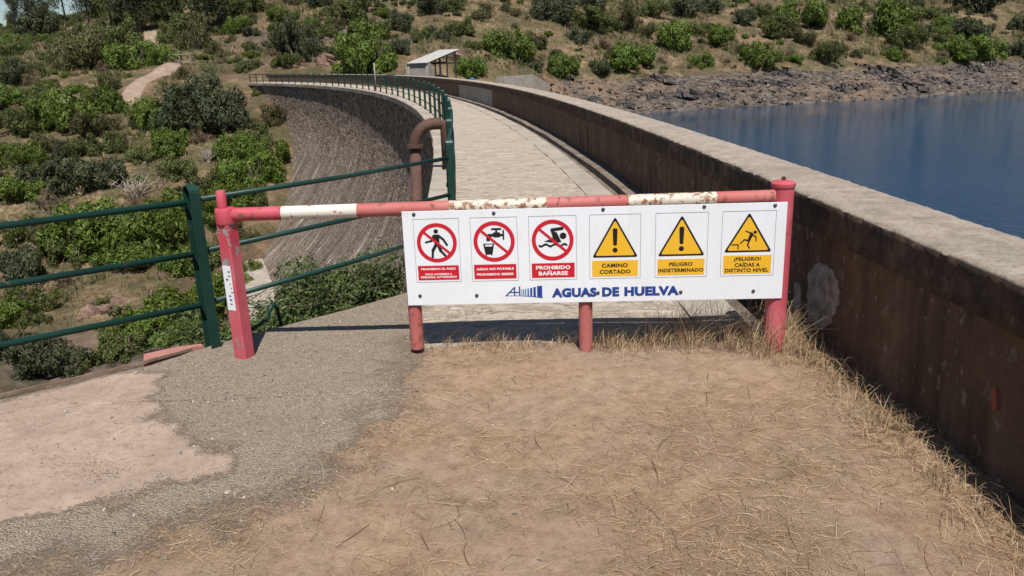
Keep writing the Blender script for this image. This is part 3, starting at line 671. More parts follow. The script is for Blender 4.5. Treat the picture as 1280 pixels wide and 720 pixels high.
# ================================================================ EDGE STRIP AND PINK PLATE
def edge_pts(): return [(-9.0, -0.449), (-2.844, 4.067), (-2.244, 4.512), (-2.0, 4.76)]
m = MB(); ep = edge_pts()
for a, b in zip(ep[:-1], ep[1:]):
    m.bar((a[0]-.006, a[1]+.01, 0.008), (b[0]-.006, b[1]+.01, 0.004), 0.012, 0.016)
tag(m.build('edge_strip', MT['rust_strip']), 'thin rusty steel strip edging the pinkish concrete platform', 'edging')
q = [on_z(180, 452, 0.01), on_z(181, 440, 0.01), on_z(252, 430.5, 0.01), on_z(255, 433, 0.01)]
q = [np.array(p) for p in q]; V = [tuple(p+np.array([-.01, .015, 0])) for p in q]+[tuple(p+np.array([-.01, .015, -0.12])) for p in q]
tag(mesh('pink_plate', V, [(0,1,2,3),(7,6,5,4),(0,4,5,1),(1,5,6,2),(2,6,7,3),(3,7,4,0)], MT['pinkplate']), 'flat faded pink plate lying outside the rusty edging strip', 'plate')

# ================================================================ BARRIER
ba = empty('road_barrier', (0, 4.5, 0)); tag(ba, 'red and white painted steel tube barrier across the dam entrance', 'barrier')
bl = lambda x, y, z: (x, y-4.5, z)
LP, RP = (-1.655, 4.583), (1.548, 4.442); BE = (1.53, 4.418)
zl, zr = 0.882, 0.905
def bar_at(px):
    d = ray(px, 267-(px-290)*0.0356); M = np.array([[d[0], -(BE[0]-LP[0])], [d[1], -(BE[1]-LP[1])]])
    t, k = np.linalg.solve(M, np.array(LP)); return k
def bar_pt(k): return bl(LP[0]+(BE[0]-LP[0])*k, LP[1]+(BE[1]-LP[1])*k, zl+(zr-zl)*k)
cuts = [(290, 'red'), (353, 'white_band'), (447, 'red_faded'), (562, 'white_rusty'), (683, 'red_faded'), (785, 'white_rusty'), (895, 'red_faded'), (968, None)]
for (a, mt), (b, _) in zip(cuts[:-1], cuts[1:]):
    autosmooth(MB().tube([bar_pt(bar_at(a)), bar_pt(bar_at(b))], 0.040, 24).build('bar_section', MT[mt], ba), 50)
# left post: square tube turned a little, inner tube standing out of its top
m = MB(); sq = [(x*.88, y*.88) for x, y in ((-.05, -.042), (-.042, -.05), (.042, -.05), (.05, -.042), (.05, .042), (.042, .05), (-.042, .05), (-.05, .042))]
ca, sa = math.cos(1.12), math.sin(1.12); sq = [(x*ca-y*sa, x*sa+y*ca) for x, y in sq]
m.prism(sq, lambda x, y: bl(LP[0]+x, LP[1]+y, -0.06), lambda x, y: bl(LP[0]+x, LP[1]+y, 0.83))
lp = autosmooth(m.build('post', MT['red_worn'], ba), 40); lp.data.materials.append(MT['red_grey'])
for pg in lp.data.polygons:
    if pg.normal.x*-ca+pg.normal.y*-sa > 0.6: pg.material_index = 1
o = autosmooth(MB().lathe([(0.057, 0.832), (0.059, 0.84), (0.059, 0.915), (0.055, 0.922), (0.03, 0.925)], bl(LP[0], LP[1], 0), 28).build('collar', MT['red'], ba), 40)
autosmooth(MB().lathe([(0.028, 0.926), (0.028, 1.02), (0.025, 1.024)], bl(LP[0]-.012, LP[1], 0), 20).build('inner_tube', MT['red'], ba), 40)
# worn reflective sticker on its left face
nrm = np.array([-ca*0-sa*0, 0]); fx, fy = -ca, -sa                # outward normal of the -X face after turning
tx, ty = -sa*-1, ca*-1
tx, ty = sa, -ca                                                  # along that face, towards the camera
def sticker(u0, u1, z0, z1, th, mat, name, parent=ba):
    mm = MB(); f0 = 0.0442; f1 = f0+th
    c = [(LP[0]+fx*f+tx*u, LP[1]+fy*f+ty*u) for f in (f0, f1) for u in (u0, u1)]
    V = [bl(*c[0], z0), bl(*c[1], z0), bl(*c[1], z1), bl(*c[0], z1), bl(*c[2], z0), bl(*c[3], z0), bl(*c[3], z1), bl(*c[2], z1)]
    return mesh(name, V, [(0,1,2,3),(7,6,5,4),(0,4,5,1),(1,5,6,2),(2,6,7,3),(3,7,4,0)], mat, parent)
sticker(-0.036, 0.026, 0.31, 0.585, 0.0015, MT['white_metal'], 'sticker')
st_o = bpy.data.objects['sticker']
for k in range(9):
    z = 0.345+k*0.025; u = random.uniform(-.02, .012)
    s_ = sticker(u, u+random.uniform(.006, .022), z, z+random.uniform(.004, .013), 0.0022, MT['ink_grey'], 'sticker_mark', st_o)
# right post: round, capped
autosmooth(MB().lathe([(0.061, -0.06), (0.061, 0.955)], bl(RP[0], RP[1], 0), 36).build('post', MT['red'], ba), 40)
cp = autosmooth(MB().lathe([(0.066, 0.956), (0.068, 0.962), (0.068, 0.978), (0.05, 0.99), (0.02, 0.994)], bl(RP[0], RP[1], 0), 36).build('post_cap', MT['red'], ba), 30)
autosmooth(MB().lathe([(0.011, 0.993), (0.012, 1.010), (0.006, 1.014)], bl(RP[0], RP[1], 0), 12).build('knob', MT['rust'], cp), 30)
for x, y, z0 in ((-0.585, 4.535, 0.035), (0.432, 4.486, -0.04)):
    autosmooth(MB().lathe([(0.041, z0), (0.041, 0.86)], bl(x, y, 0), 28).build('support_post', MT['red_faded'], ba), 40)
MB().bar(bl(-0.585, 4.535, -0.06), bl(-0.585, 4.535, 0.034), 0.03, 0.03).build('support_foot', MT['rust'], ba)

# ================================================================ SIGN
SA = np.array([-0.617, 4.487]); SB = np.array([1.555, 4.372]); sd = SB-SA; SW = float(np.linalg.norm(sd)); su = sd/SW
sg = empty('warning_sign', (SA[0], SA[1], 0), math.atan2(sd[1], sd[0]))
tag(sg, 'long white sign board with six warning pictograms bolted to the barrier', 'sign')
def S(px, py):
    d = ray(px, py); M = np.array([[d[0], -su[0]], [d[1], -su[1]]]); t, k = np.linalg.solve(M, SA); return (float(k), float(EYE+t*d[2]))
c4 = [S(502, 265), S(984.5, 252), S(980, 374.5), S(508.5, 380.5)]
u0, u1 = 0.0, SW; zt = (c4[0][1]+c4[1][1])/2; zb = (c4[2][1]+c4[3][1])/2
m = MB().box(u0, u1, 0.0, 0.004, zb, zt); bevel(m.build('board', MT['white_metal'], sg), 0.0015, 2)
def flat(name, polys, mat, parent, d0, step=0.00012):
    """thin printed shapes: each polygon (list of (u,z)) laid d0 in front of the board"""
    mm = MB()
    for i, P in enumerate(polys):
        y = -(d0+i*step); mm.add([(u, y, z) for u, z in P], [tuple(range(len(P)))])
    return mm.build(name, mat, parent)
def circ(c, r, n=40): return [(c[0]+r*math.cos(2*math.pi*k/n), c[1]+r*math.sin(2*math.pi*k/n)) for k in range(n)]
def seg(a, b, w, w2=None, n=6):
    """capsule from a to b"""
    w2 = w if w2 is None else w2; ang = math.atan2(b[1]-a[1], b[0]-a[0]); P = []
    for k in range(n+1): t = ang+math.pi/2+math.pi*k/n; P.append((a[0]+w/2*math.cos(t), a[1]+w/2*math.sin(t)))
    for k in range(n+1): t = ang-math.pi/2+math.pi*k/n; P.append((b[0]+w2/2*math.cos(t), b[1]+w2/2*math.sin(t)))
    return P
def ring(name, c, ro, ri, mat, parent, d, n=56):
    mm = MB(); V = []
    for k in range(n):
        a = 2*math.pi*k/n; V += [(c[0]+ro*math.cos(a), -d, c[1]+ro*math.sin(a)), (c[0]+ri*math.cos(a), -d, c[1]+ri*math.sin(a))]
    mm.add(V, [(2*k, 2*((k+1) % n), 2*((k+1) % n)+1, 2*k+1) for k in range(n)]); return mm.build(name, mat, parent)
def frame_line(name, a, b, w, mat, parent, d):
    (x0, z0), (x1, z1) = a, b; mm = MB()
    for r in ((x0, x1, z0, z0+w), (x0, x1, z1-w, z1), (x0, x0+w, z0+w, z1-w), (x1-w, x1, z0+w, z1-w)):
        mm.add([(r[0], -d, r[2]), (r[1], -d, r[2]), (r[1], -d, r[3]), (r[0], -d, r[3])], [(0, 1, 2, 3)])
    return mm.build(name, mat, parent)
def text(name, body, box, mat, parent, d, bold=0.035):
    """lettering fitted to box (u0, z0, u1, z1)"""
    cu = bpy.data.curves.new('t', 'FONT'); cu.body = body; cu.offset = bold; cu.resolution_u = 3; cu.space_character = 1.06
    o = bpy.data.objects.new('t', cu); COL.objects.link(o); dg = bpy.context.evaluated_depsgraph_get(); dg.update()
    me = bpy.data.meshes.new_from_object(o.evaluated_get(dg)); bpy.data.objects.remove(o); bpy.data.curves.remove(cu)
    n = len(me.vertices); co = np.empty(n*3, np.float32); me.vertices.foreach_get('co', co); co = co.reshape(-1, 3)
    lo, hi = co.min(0), co.max(0); out = np.empty_like(co)
    out[:, 0] = box[0]+(co[:, 0]-lo[0])/(hi[0]-lo[0])*(box[2]-box[0]); out[:, 2] = box[1]+(co[:, 1]-lo[1])/(hi[1]-lo[1])*(box[3]-box[1]); out[:, 1] = -d
    me.vertices.foreach_set('co', out.ravel()); me.name = name; me.update(); me.materials.clear(); return link(name, me, parent, mat)
# the six notices: pixel corners of their outline (left, top, right, bottom)
def crop(x, y): return (480+x*540/1280, 200+y*260/616)
NB = [((84,176),(219,174),(98,360),(231,357)), ((253,171),(393,168),(263,359),(400,355)), ((427,168),(570,165),(433,357),(571,353)),
      ((608,161),(761,157),(610,352),(760,347)), ((805,156),(962,153),(802,350),(956,346)), ((1003,152),(1165,148),(996,348),(1151,344))]
def nbox(q):
    P = [S(*crop(*p)) for p in q]; return ((P[0][0]+P[2][0])/2, (P[2][1]+P[3][1])/2, (P[1][0]+P[3][0])/2, (P[0][1]+P[1][1])/2)
BX = [nbox(q) for q in NB]
# rectify: equal rows
zlo = float(np.mean([b[1] for b in BX])); zhi = float(np.mean([b[3] for b in BX]))
names = ['no entry', 'no drinking', 'no bathing', 'road closed', 'danger', 'fall']
caps = [[('PROHIBIDO EL PASO', .08, .70, .92, .84), ('SOLO ACCESIBLE A', .17, .34, .83, .47), ('PERSONAL AUTORIZADO', .06, .14, .94, .27)],
        [('AGUA NO POTABLE', .06, .61, .94, .77), ('PROHIBIDO BEBER', .06, .24, .94, .40)],
        [('PROHIBIDO', .10, .57, .90, .83), ('BAÑARSE', .16, .16, .84, .50)],
        [('CAMINO', .21, .56, .78, .82), ('CORTADO', .16, .16, .84, .42)],
        [('PELIGRO', .25, .56, .75, .80), ('INDETERMINADO', .02, .18, .98, .42)],
        [('¡PELIGRO!', .22, .66, .78, .90), ('CAÍDAS A', .24, .37, .77, .64), ('DISTINTO NIVEL', .04, .08, .95, .29)]]
for i, b in enumerate(BX):
    x0, x1 = b[0], b[2]; w = x1-x0; h = zhi-zlo; cx = (x0+x1)/2
    n_ = empty('notice', (0, 0, 0)); n_.parent = sg
    frame_line('frame_line', (x0, zlo), (x1, zhi), 0.0018, MT['ink_grey'], n_, 0.0008)
    if i < 3:
        r = w*0.44; c = (cx, zlo+h*0.625); pz = (x0+w*0.045, zlo+h*0.035, x1-w*0.045, zlo+h*0.265)
        K = lambda a, q: (c[0]+a*r, c[1]+q*r)
        if i == 0:
            P = [circ(K(-.02, .58), .115*r, 20), [K(-.17, .42), K(.15, .42), K(.13, -.12), K(-.11, -.12)],
                 seg(K(-.13, .36), K(-.27, .10), .13*r), seg(K(-.27, .10), K(-.55, .03), .10*r), seg(K(.10, .36), K(.33, .16), .12*r), seg(K(.33, .16), K(.50, -.12), .11*r),
                 seg(K(-.05, -.10), K(-.22, -.40), .16*r), seg(K(-.22, -.40), K(-.25, -.72), .12*r), seg(K(.06, -.10), K(.18, -.42), .16*r), seg(K(.18, -.42), K(.42, -.70), .12*r)]
        elif i == 1:
            P = [[K(-.12, .66), K(.36, .66), K(.36, .56), K(-.12, .56)], [K(.07, .56), K(.17, .56), K(.17, .42), K(.07, .42)], [K(-.02, .45), K(.28, .45), K(.34, .33), K(.28, .20), K(-.02, .20), K(-.10, .33)],
                 [K(-.30, .38), K(-.08, .38), K(-.08, .22), K(-.30, .22)], [K(-.37, .30), K(-.20, .38), K(-.20, .02), K(-.37, .02)], [K(.30, .37), K(.48, .37), K(.48, .25), K(.30, .25)],
                 [K(.42, .56), K(.50, .56), K(.50, .08), K(.42, .08)],
                 [K(-.46, -.24), K(-.08, -.24), K(-.13, -.64), K(-.40, -.64)], [K(-.54, -.10), K(-.46, -.10), K(-.37, -.68), K(-.43, -.68)], [K(-.08, -.10), K(0.0, -.10), K(-.11, -.68), K(-.17, -.68)], [K(-.50, -.10), K(-.03, -.10), K(-.035, -.135), K(-.495, -.135)]]
        else:
            P = [circ(K(.50, .20), .16*r, 24), seg(K(.45, .56), K(-.02, .50), .16*r), seg(K(-.02, .50), K(.12, .08), .17*r), [K(.02, .42), K(.20, .38), K(.42, -.10), K(-.02, .02)],
                 [K(-.42, -.06), K(.06, .12), K(.40, -.12), K(-.05, -.12)]]
            xs = np.linspace(-.68, .70, 25); up = [(x, -.25+.05*math.sin(x*14)) for x in xs]; P.append([K(x, q+.055) for x, q in up]+[K(x, q-.055) for x, q in up[::-1]])
        flat('pictogram', P, MT['ink_black'], n_, 0.0010, 0.00005)
        ring('prohibition_ring', c, r, r*0.81, MT['ink_red'], n_, 0.0020)
        a = math.radians(-41); dx, dz = math.cos(a)*r*0.84, math.sin(a)*r*0.84; nx_, nz_ = -math.sin(a)*r*.062, math.cos(a)*r*.062
        flat('prohibition_bar', [[(c[0]-dx-nx_, c[1]-dz-nz_), (c[0]+dx-nx_, c[1]+dz-nz_), (c[0]+dx+nx_, c[1]+dz+nz_), (c[0]-dx+nx_, c[1]-dz+nz_)]], MT['ink_red'], n_, 0.0022)
        cm, tm = MT['ink_red'], MT['ink_white']
    else:
        t0, t1 = zlo+h*(0.335 if i < 5 else 0.37), zlo+h*(0.94 if i < 5 else .955); hw = w*0.435; pz = (x0+w*0.05, zlo+h*0.035, x1-w*0.05, zlo+h*(0.285 if i < 5 else .32))
        def tri(k):
            g_ = (t0+(t1-t0)/3); return [(cx+(x-cx)*k, g_+(z-g_)*k) for x, z in ((cx-hw, t0+.008), (cx-hw+.005, t0), (cx+hw-.005, t0), (cx+hw, t0+.008), (cx+.005, t1), (cx-.005, t1))]
        flat('warning_triangle_border', [tri(1.0)], MT['ink_black'], n_, 0.0010)
        flat('warning_triangle', [tri(0.865)], MT['ink_yellow'], n_, 0.0014)
        H_ = t1-t0; K = lambda a, q: (cx+a*hw, t0+q*H_)
        if i < 5:
            P = [[K(-.11, .70), K(-.07, .745), K(.07, .745), K(.11, .70), K(.085, .33), K(.05, .30), K(-.05, .30), K(-.085, .33)], circ(K(0, .185), .115*hw, 24)]
        else:
            P = [circ(K(.28, .52), .075*hw, 18), seg(K(.13, .47), K(.02, .30), .155*hw, .12*hw), seg(K(.12, .50), K(-.06, .535), .06*hw), seg(K(-.06, .535), K(-.13, .56), .05*hw), seg(K(.17, .45), K(.32, .40), .06*hw), seg(K(.32, .40), K(.34, .29), .05*hw),
                 seg(K(.02, .30), K(-.17, .33), .07*hw), seg(K(-.17, .33), K(-.33, .235), .055*hw), seg(K(.03, .29), K(-.02, .19), .07*hw), seg(K(-.02, .19), K(.06, .105), .055*hw),
                 [K(-.72, .215), K(-.40, .215), K(-.40, .185), K(-.72, .185)], [K(-.45, .184), K(-.40, .184), K(-.40, .085), K(-.45, .085)]]
        flat('pictogram', P, MT['ink_black'], n_, 0.0018, 0.00005)
        cm, tm = MT['ink_yellow'], MT['ink_black']
    flat('caption_plate', [[(pz[0], pz[1]), (pz[2], pz[1]), (pz[2], pz[3]), (pz[0], pz[3])]], cm, n_, 0.0010)
    pw, ph = pz[2]-pz[0], pz[3]-pz[1]
    for s_, a0, b0, a1, b1 in caps[i]:
        text('caption_lettering', s_, (pz[0]+a0*pw, pz[1]+b0*ph, pz[0]+a1*pw, pz[1]+b1*ph), tm, n_, 0.0016, 0.036)
def box_px(a, b):
    p, q = S(*a), S(*b); return (p[0], p[1], q[0], q[1])
# logo and company name
zc = S(*crop(684, 390))[1]
for w_, xa, xb in (('AGUAS', 497, 630), ('DE', 646, 697), ('HUELVA', 712, 874)):
    text('company_lettering', w_, (S(*crop(xa, 390))[0], zc-.0285, S(*crop(xb, 390))[0], zc+.0285), MT['ink_blue'], sg, 0.0012, 0.062)
lg = empty('logo'); lg.parent = sg
L = lambda x, y: S(*crop(x, y))
la = L(360, 405); lb = L(470, 371); lw, lh = lb[0]-la[0], lb[1]-la[1]-0.004; G = lambda a, q: (la[0]+a*lw, la[1]+q*lh)
flat('logo_letters', [seg(G(.02, .10), G(.25, .92), .007), seg(G(.25, .92), G(.25, .12), .008), seg(G(.10, .42), G(.38, .42), .006), seg(G(.385, .95), G(.385, .12), .008)], MT['ink_blue'], lg, 0.0012)
flat('logo_curve', [[G(0, .08), G(.35, .06), G(.7, -.04), G(1.0, -.20), G(1.0, -.13), G(.7, .02), G(.35, .10), G(0, .12)]], MT['ink_blue'], lg, 0.0013)
for j, (a0, a1) in enumerate(((.43, .45), (.47, .50), (.525, .56), (.59, .635), (.665, .72), (.75, .815), (.85, .985))):
    t_ = (a0-.43)/.42; top = .70+.30*t_**1.5; bot = .12-.22*t_**1.6
    flat('logo_bar', [[G(a0, bot), G(a1, bot-.03*t_), G(a1, top+.03*t_), G(a0, top)]], MT['ink_teal'] if j < 4 else MT['ink_blue'], lg, 0.0012)
for p in ((88,161),(325,157),(649,146),(949,138),(1159,134),(107,402),(275,401),(634,393),(879,391),(1094,388)):
    u, z = S(*crop(*p)); m = MB(); n = 16
    V = []
    for r, y in ((0.0105, -0.0003), (0.0105, -0.003), (0.008, -0.0055), (0.003, -0.0065)):
        V += [(u+r*math.cos(2*math.pi*k/n), y, z+r*math.sin(2*math.pi*k/n)) for k in range(n)]
    m.add(V, [(i*n+k, i*n+(k+1) % n, (i+1)*n+(k+1) % n, (i+1)*n+k) for i in range(3) for k in range(n)]+[tuple(range(3*n, 4*n))])
    m.build('bolt', MT['steel'], sg, True)
for p in ((58, 160), (71, 160)):
    flat('hole', [circ(S(*crop(*p)), 0.0025, 10)], MT['ink_black'], sg, 0.0006)

# ================================================================ SHED AND SHORE WALL
sh = empty('open_shed', (-11.2, 97.5, -0.9), math.radians(-26))
tag(sh, 'small shed with sloping pale roof, concrete end wall and dark open frame', 'shed')
LW, LL = 2.4, 7.2
rfz = lambda y: 2.55+y*0.19
m = MB(); n = 18
for k in range(n):                                            # corrugated sheet
    x0, x1 = -0.25+k*(LW+.5)/n, -0.25+(k+1)*(LW+.5)/n; xm = (x0+x1)/2
    for xa, xb, da, db in ((x0, xm, 0, .035), (xm, x1, .035, 0)):
        m.add([(xa, -.3, rfz(-.3)+da), (xb, -.3, rfz(-.3)+db), (xb, LL+.3, rfz(LL+.3)+db), (xa, LL+.3, rfz(LL+.3)+da)], [(0, 1, 2, 3)])
m.build('roof', MT['roof'], sh)
bevel(MB().box(0.12, LW-.12, 0.0, 0.3, 0, 2.45).build('end_wall', MT['conc_new'], sh), 0.02)
for x in (-0.45, LW-.1):
    MB().prism([(-.25, 0), (1.5, 0), (0.55, 2.4), (-.1, 2.4)], lambda y, z: (x, y, z), lambda y, z: (x+.55 if x < 0 else x+.4, y, z)).build('buttress', MT['conc'], sh)
for x in (0.1, LW-.05):
    for y in (2.0, 3.2, 4.8, 6.9): MB().bar((x, y, 0), (x, y, rfz(y)-.06), 0.14, 0.14).build('frame_post', MT['frame'], sh)
    MB().bar((x, 1.4, rfz(1.4)-.12), (x, LL, rfz(LL)-.12), 0.12, 0.16).build('rafter', MT['frame'], sh)
    MB().bar((x-.02, 1.4, 2.35), (x-.02, LL+1.3, 2.35), 0.12, 0.18).build('tie_beam', MT['frame'], sh)
    MB().bar((x, 2.1, 0.5), (x, 3.1, 0.95), 0.1, 0.1).build('brace', MT['frame'], sh)
MB().bar((0.1, 4.8, 2.5), (LW-.05, 4.8, 2.5), 0.12).build('cross_beam', MT['frame'], sh)
tk = on_y(590, 94.5, 98.0)
o = MB().lathe([(0.30, -1.0), (0.34, -0.9), (0.36, 0.0), (0.30, .12), (0.12, .16)], (0, 0, 0), 16).build('blue_drum', MT['blue'], None, True); o.location = tuple(tk); o.location.z = -0.45
tag(o, 'small blue plastic drum beside the open shed', 'drum')
w0 = np.array(on_y(622, 101, 104.0)); w1 = np.array(on_y(666, 101, 109.0)); w2 = np.array(on_y(684, 112, 112))
m = MB()
for a, b, za, zb_ in ((w0, w1, -0.42, -0.42), (w1, w2, -0.45, -1.75)):
    a, b = Vector(a), Vector(b); d = (b-a); d.z = 0; nn = Vector((-d.y, d.x, 0)).normalized()*0.25
    V = [(a.x-nn.x, a.y-nn.y, -4.5), (b.x-nn.x, b.y-nn.y, -4.5), (b.x+nn.x, b.y+nn.y, -4.5), (a.x+nn.x, a.y+nn.y, -4.5),
         (a.x-nn.x, a.y-nn.y, za), (b.x-nn.x, b.y-nn.y, zb_), (b.x+nn.x, b.y+nn.y, zb_), (a.x+nn.x, a.y+nn.y, za)]
    m.add(V, [(0,3,2,1),(4,5,6,7),(0,1,5,4),(1,2,6,5),(2,3,7,6),(3,0,4,7)])
tag(m.build('shore_wall', MT['conc']), 'low angled concrete wall where the dam meets the rocky shore', 'wall')

# ================================================================ DIRT TRACK ON THE LEFT HILLSIDE
TRK = [((188, 40), 3.2), ((187, 50), 3.2), ((190, 60), 3.2), ((197, 71), 3.4), ((216, 80), 4.0), ((207, 88), 3.8), ((182, 99), 3.4), ((168, 112), 3.6), ((160, 128), 3.6), ((140, 142), 3.2)]
cl = [hit(*p) for p, w in TRK]; ok = [i for i, p in enumerate(cl) if p is not None]
kk = np.linspace(0, len(ok)-1, 90); cen = np.stack([np.interp(kk, range(len(ok)), [cl[i][j] for i in ok]) for j in (0, 1)], 1)
for _ in range(6): cen[1:-1] = (cen[:-2]+2*cen[1:-1]+cen[2:])/4
wid = np.interp(kk, range(len(ok)), [TRK[i][1] for i in ok])
tg = np.gradient(cen, axis=0); tg /= np.linalg.norm(tg, axis=1)[:, None]+1e-9; nr = np.stack([-tg[:, 1], tg[:, 0]], 1)
cols = np.linspace(-0.5, 0.5, 9); V = []
for j, c in enumerate(cols):
    ww = wid*(1+0.25*fbm(kk*0.5, kk*0+j, 3, 8)); V.append(cen+nr*(c*ww)[:, None])
TRKXY = cen.copy()
V = np.stack(V, 1).reshape(-1, 2); Z = T(V[:, 0], V[:, 1])+np.tile(np.array([-.5, -.1, .1, .16, .18, .16, .1, -.1, -.5]), len(cen))
ii = np.arange(len(V)).reshape(-1, 9)
me = fast_mesh('path', np.column_stack([V, Z]), np.stack([ii[:-1, :-1].ravel(), ii[:-1, 1:].ravel(), ii[1:, 1:].ravel(), ii[1:, :-1].ravel()], 1), True)
tag(link('path', me, None, MT['path']), kind='structure')
gp = hit(226, 84)
if gp is not None:
    fg = empty('field_gate', (gp[0], gp[1], gp[2])); tag(fg, 'small weathered wooden gate across the dirt track on the hillside', 'gate')
    for x in (-1.5, 0, 1.5): MB().bar((x, 0, -.3), (x, 0, 1.5), .16).build('post', MT['wood'], fg)
    for z in (.5, 1.3): MB().bar((-1.5, -.09, z), (1.5, -.09, z), .1, .14).build('rail', MT['wood'], fg)
    MB().bar((-1.4, -.18, 1.25), (-.1, -.18, .5), .08, .1).build('brace', MT['wood'], fg)

# ================================================================ PLANTS
def foliage_mesh(name, seed, n, R=(1, 1, .8), lobes=14, leaf=0.055, slim=1.6, gap=0.25, mat='leaf_mid', base=0.0):
    """a crown of n small leaf faces spread over many uneven lobes; unit size, stands on z=0"""
    rg = np.random.default_rng(seed); R = np.array(R)
    # a few main boughs, each carrying several leaf clumps of its own
    nb = max(4, lobes//3); d = rg.normal(size=(nb, 3)); d /= np.linalg.norm(d, axis=1)[:, None]; d[:, 2] = np.abs(d[:, 2])*0.95
    bc = d*R*rg.uniform(0.30, 0.66, (nb, 1)); br = rg.uniform(0.24, 0.42, nb)*np.mean(R[:2])
    lobes = lobes*3; own = rg.integers(0, nb, lobes); e = rg.normal(size=(lobes, 3)); e /= np.linalg.norm(e, axis=1)[:, None]; e[:, 2] = e[:, 2]*.8+.15
    c = bc[own]+e*br[own][:, None]*rg.uniform(.55, 1.0, (lobes, 1)); c[:, 2] = np.abs(c[:, 2])+base; rad = rg.uniform(0.10, 0.21, lobes)*np.mean(R[:2])
    w = rad**2; k = rg.choice(lobes, n, p=w/w.sum()); q = rg.normal(size=(n, 3)); q /= np.linalg.norm(q, axis=1)[:, None]
    bump = 1+0.25*np.sin(q[:, 0]*5+seed+k)*np.sin(q[:, 1]*6+k*2)*np.sin(q[:, 2]*5+k)
    rr = rad[k]*np.where(rg.random(n) < 0.75, rg.uniform(0.80, 1.05, n), rg.uniform(0.3, 1.25, n))*bump
    P = c[k]+q*rr[:, None]*np.array([1, 1, 0.85])
    P[:, 2] = np.abs(P[:, 2])*1.0
    # holes in the crown
    keep = vnoise(P[:, 0]*4.5+P[:, 2]*3+seed, P[:, 1]*4.5-P[:, 2]*2.2, seed) > gap
    P, q, k = P[keep], q[keep], k[keep]; n = len(P)
    nn = q*1.15+rg.normal(size=(n, 3))*0.55+np.array([0, 0, 0.15]); nn /= np.linalg.norm(nn, axis=1)[:, None]
    a = np.cross(nn, rg.normal(size=(n, 3))); a /= np.linalg.norm(a, axis=1)[:, None]+1e-9; b = np.cross(nn, a)
    L = leaf*rg.uniform(0.55, 1.4, n)[:, None]; wd = L/slim
    V = np.stack([P-a*L, P+b*wd*0.6+nn*L*.15, P+a*L, P-b*wd*0.6+nn*L*.15], 1).reshape(-1, 3)
    f = np.arange(n*4).reshape(-1, 4); me = fast_mesh(name, V, f)
    tint = np.clip(0.45+0.22*rg.normal(size=n)+0.30*(vnoise(k*1.7, k*0.3+seed, 5)-0.5), 0, 1); vattr(me, 'tint', np.repeat(tint, 4)); me.materials.append(MT[mat]); return me
def stem_mesh(name, seed, nb=7, R=(1, 1, .8), thick=0.035, trunk=0.0, mat='bark', twigs=2):
    rg = random.Random(seed); m = MB()
    if trunk > 0: m.tube([(0, 0, -.12), (0.02, 0.01, trunk*.5), (0.0, 0.02, trunk)], [thick*2.1, thick*1.6, thick*1.3], 8)
    for b in range(nb):
        a = 2*math.pi*b/nb+rg.uniform(-.4, .4); rr = rg.uniform(.35, .8); hh = rg.uniform(.35, .85)
        e = (R[0]*rr*math.cos(a), R[1]*rr*math.sin(a), trunk+(R[2])*hh); mid = (e[0]*.4+rg.uniform(-.06, .06), e[1]*.4+rg.uniform(-.06, .06), trunk+(e[2]-trunk)*.55)
        st0 = (0.03*math.cos(a), 0.03*math.sin(a), -.1 if trunk == 0 else trunk*.85)
        m.tube([st0, mid, e], [thick, thick*.65, thick*.2], 6)
        for _ in range(twigs):
            t = rg.uniform(.3, .9); p = tuple(mid[i]+(e[i]-mid[i])*t for i in range(3)); q = (p[0]+rg.uniform(-.28, .28), p[1]+rg.uniform(-.28, .28), p[2]+rg.uniform(-.02, .25))
            m.tube([p, tuple((p[i]+q[i])/2+rg.uniform(-.03, .03) for i in range(3)), q], [thick*.4, thick*.25, thick*.1], 4)
    me = bpy.data.meshes.new(name); me.from_pydata(m.V, [], m.F); me.update(); me.materials.append(MT[mat]); return me
KINDS = {}
SPEC = dict(bright=dict(n=13000, R=(1, 1, .85), lobes=18, leaf=.040, mat='leaf_bright', gap=.2), mid=dict(n=10500, R=(1, 1, .8), lobes=16, leaf=.038, mat='leaf_mid', gap=.27),
            dark=dict(n=13000, R=(1, 1, .9), lobes=17, leaf=.036, mat='leaf_dark', gap=.24), olive=dict(n=8500, R=(1, 1, .75), lobes=15, leaf=.042, mat='leaf_olive', gap=.34, slim=2.6),
            dry=dict(n=5200, R=(1, 1, .7), lobes=12, leaf=.048, mat='leaf_dry', gap=.36, slim=4.0))
for kd, sp_ in SPEC.items():
    KINDS[kd] = [(foliage_mesh('foliage', 100*len(KINDS)+j, **sp_), stem_mesh('stem', 31*j+len(KINDS), 7, tuple(q*.62 for q in sp_['R']), .028)) for j in range(3 if kd != 'dry' else 2)]
def shrub(name, kd, loc, r, hz=1.0, label=None, cat='shrub', group=None, parts=True, var=None):
    fm, sm = KINDS[kd][random.randrange(len(KINDS[kd])) if var is None else var]
    rz = random.uniform(0, 6.28); sc = (r*random.uniform(.9, 1.12), r*random.uniform(.9, 1.12), r*hz)
    if parts:
        e = empty(name, loc, rz); e.scale = sc
        for nm, me_ in (('foliage', fm), ('stem', sm)):
            o = bpy.data.objects.new(nm, me_); COL.objects.link(o); o.parent = e
    else:
        e = bpy.data.objects.new(name, fm); COL.objects.link(e); e.location = loc; e.rotation_euler = (0, 0, rz); e.scale = sc
    tag(e, label, cat, group); return e
COLW = dict(bright='bright green leafy', mid='dull green loose', dark='dark grey-green dense', olive='yellowish olive thin', dry='brown dried-out')
OAK_XY = hit(258, 168); DEAD_XY = hit(172, 252); SHED_XY = (-9.0, 100.0)
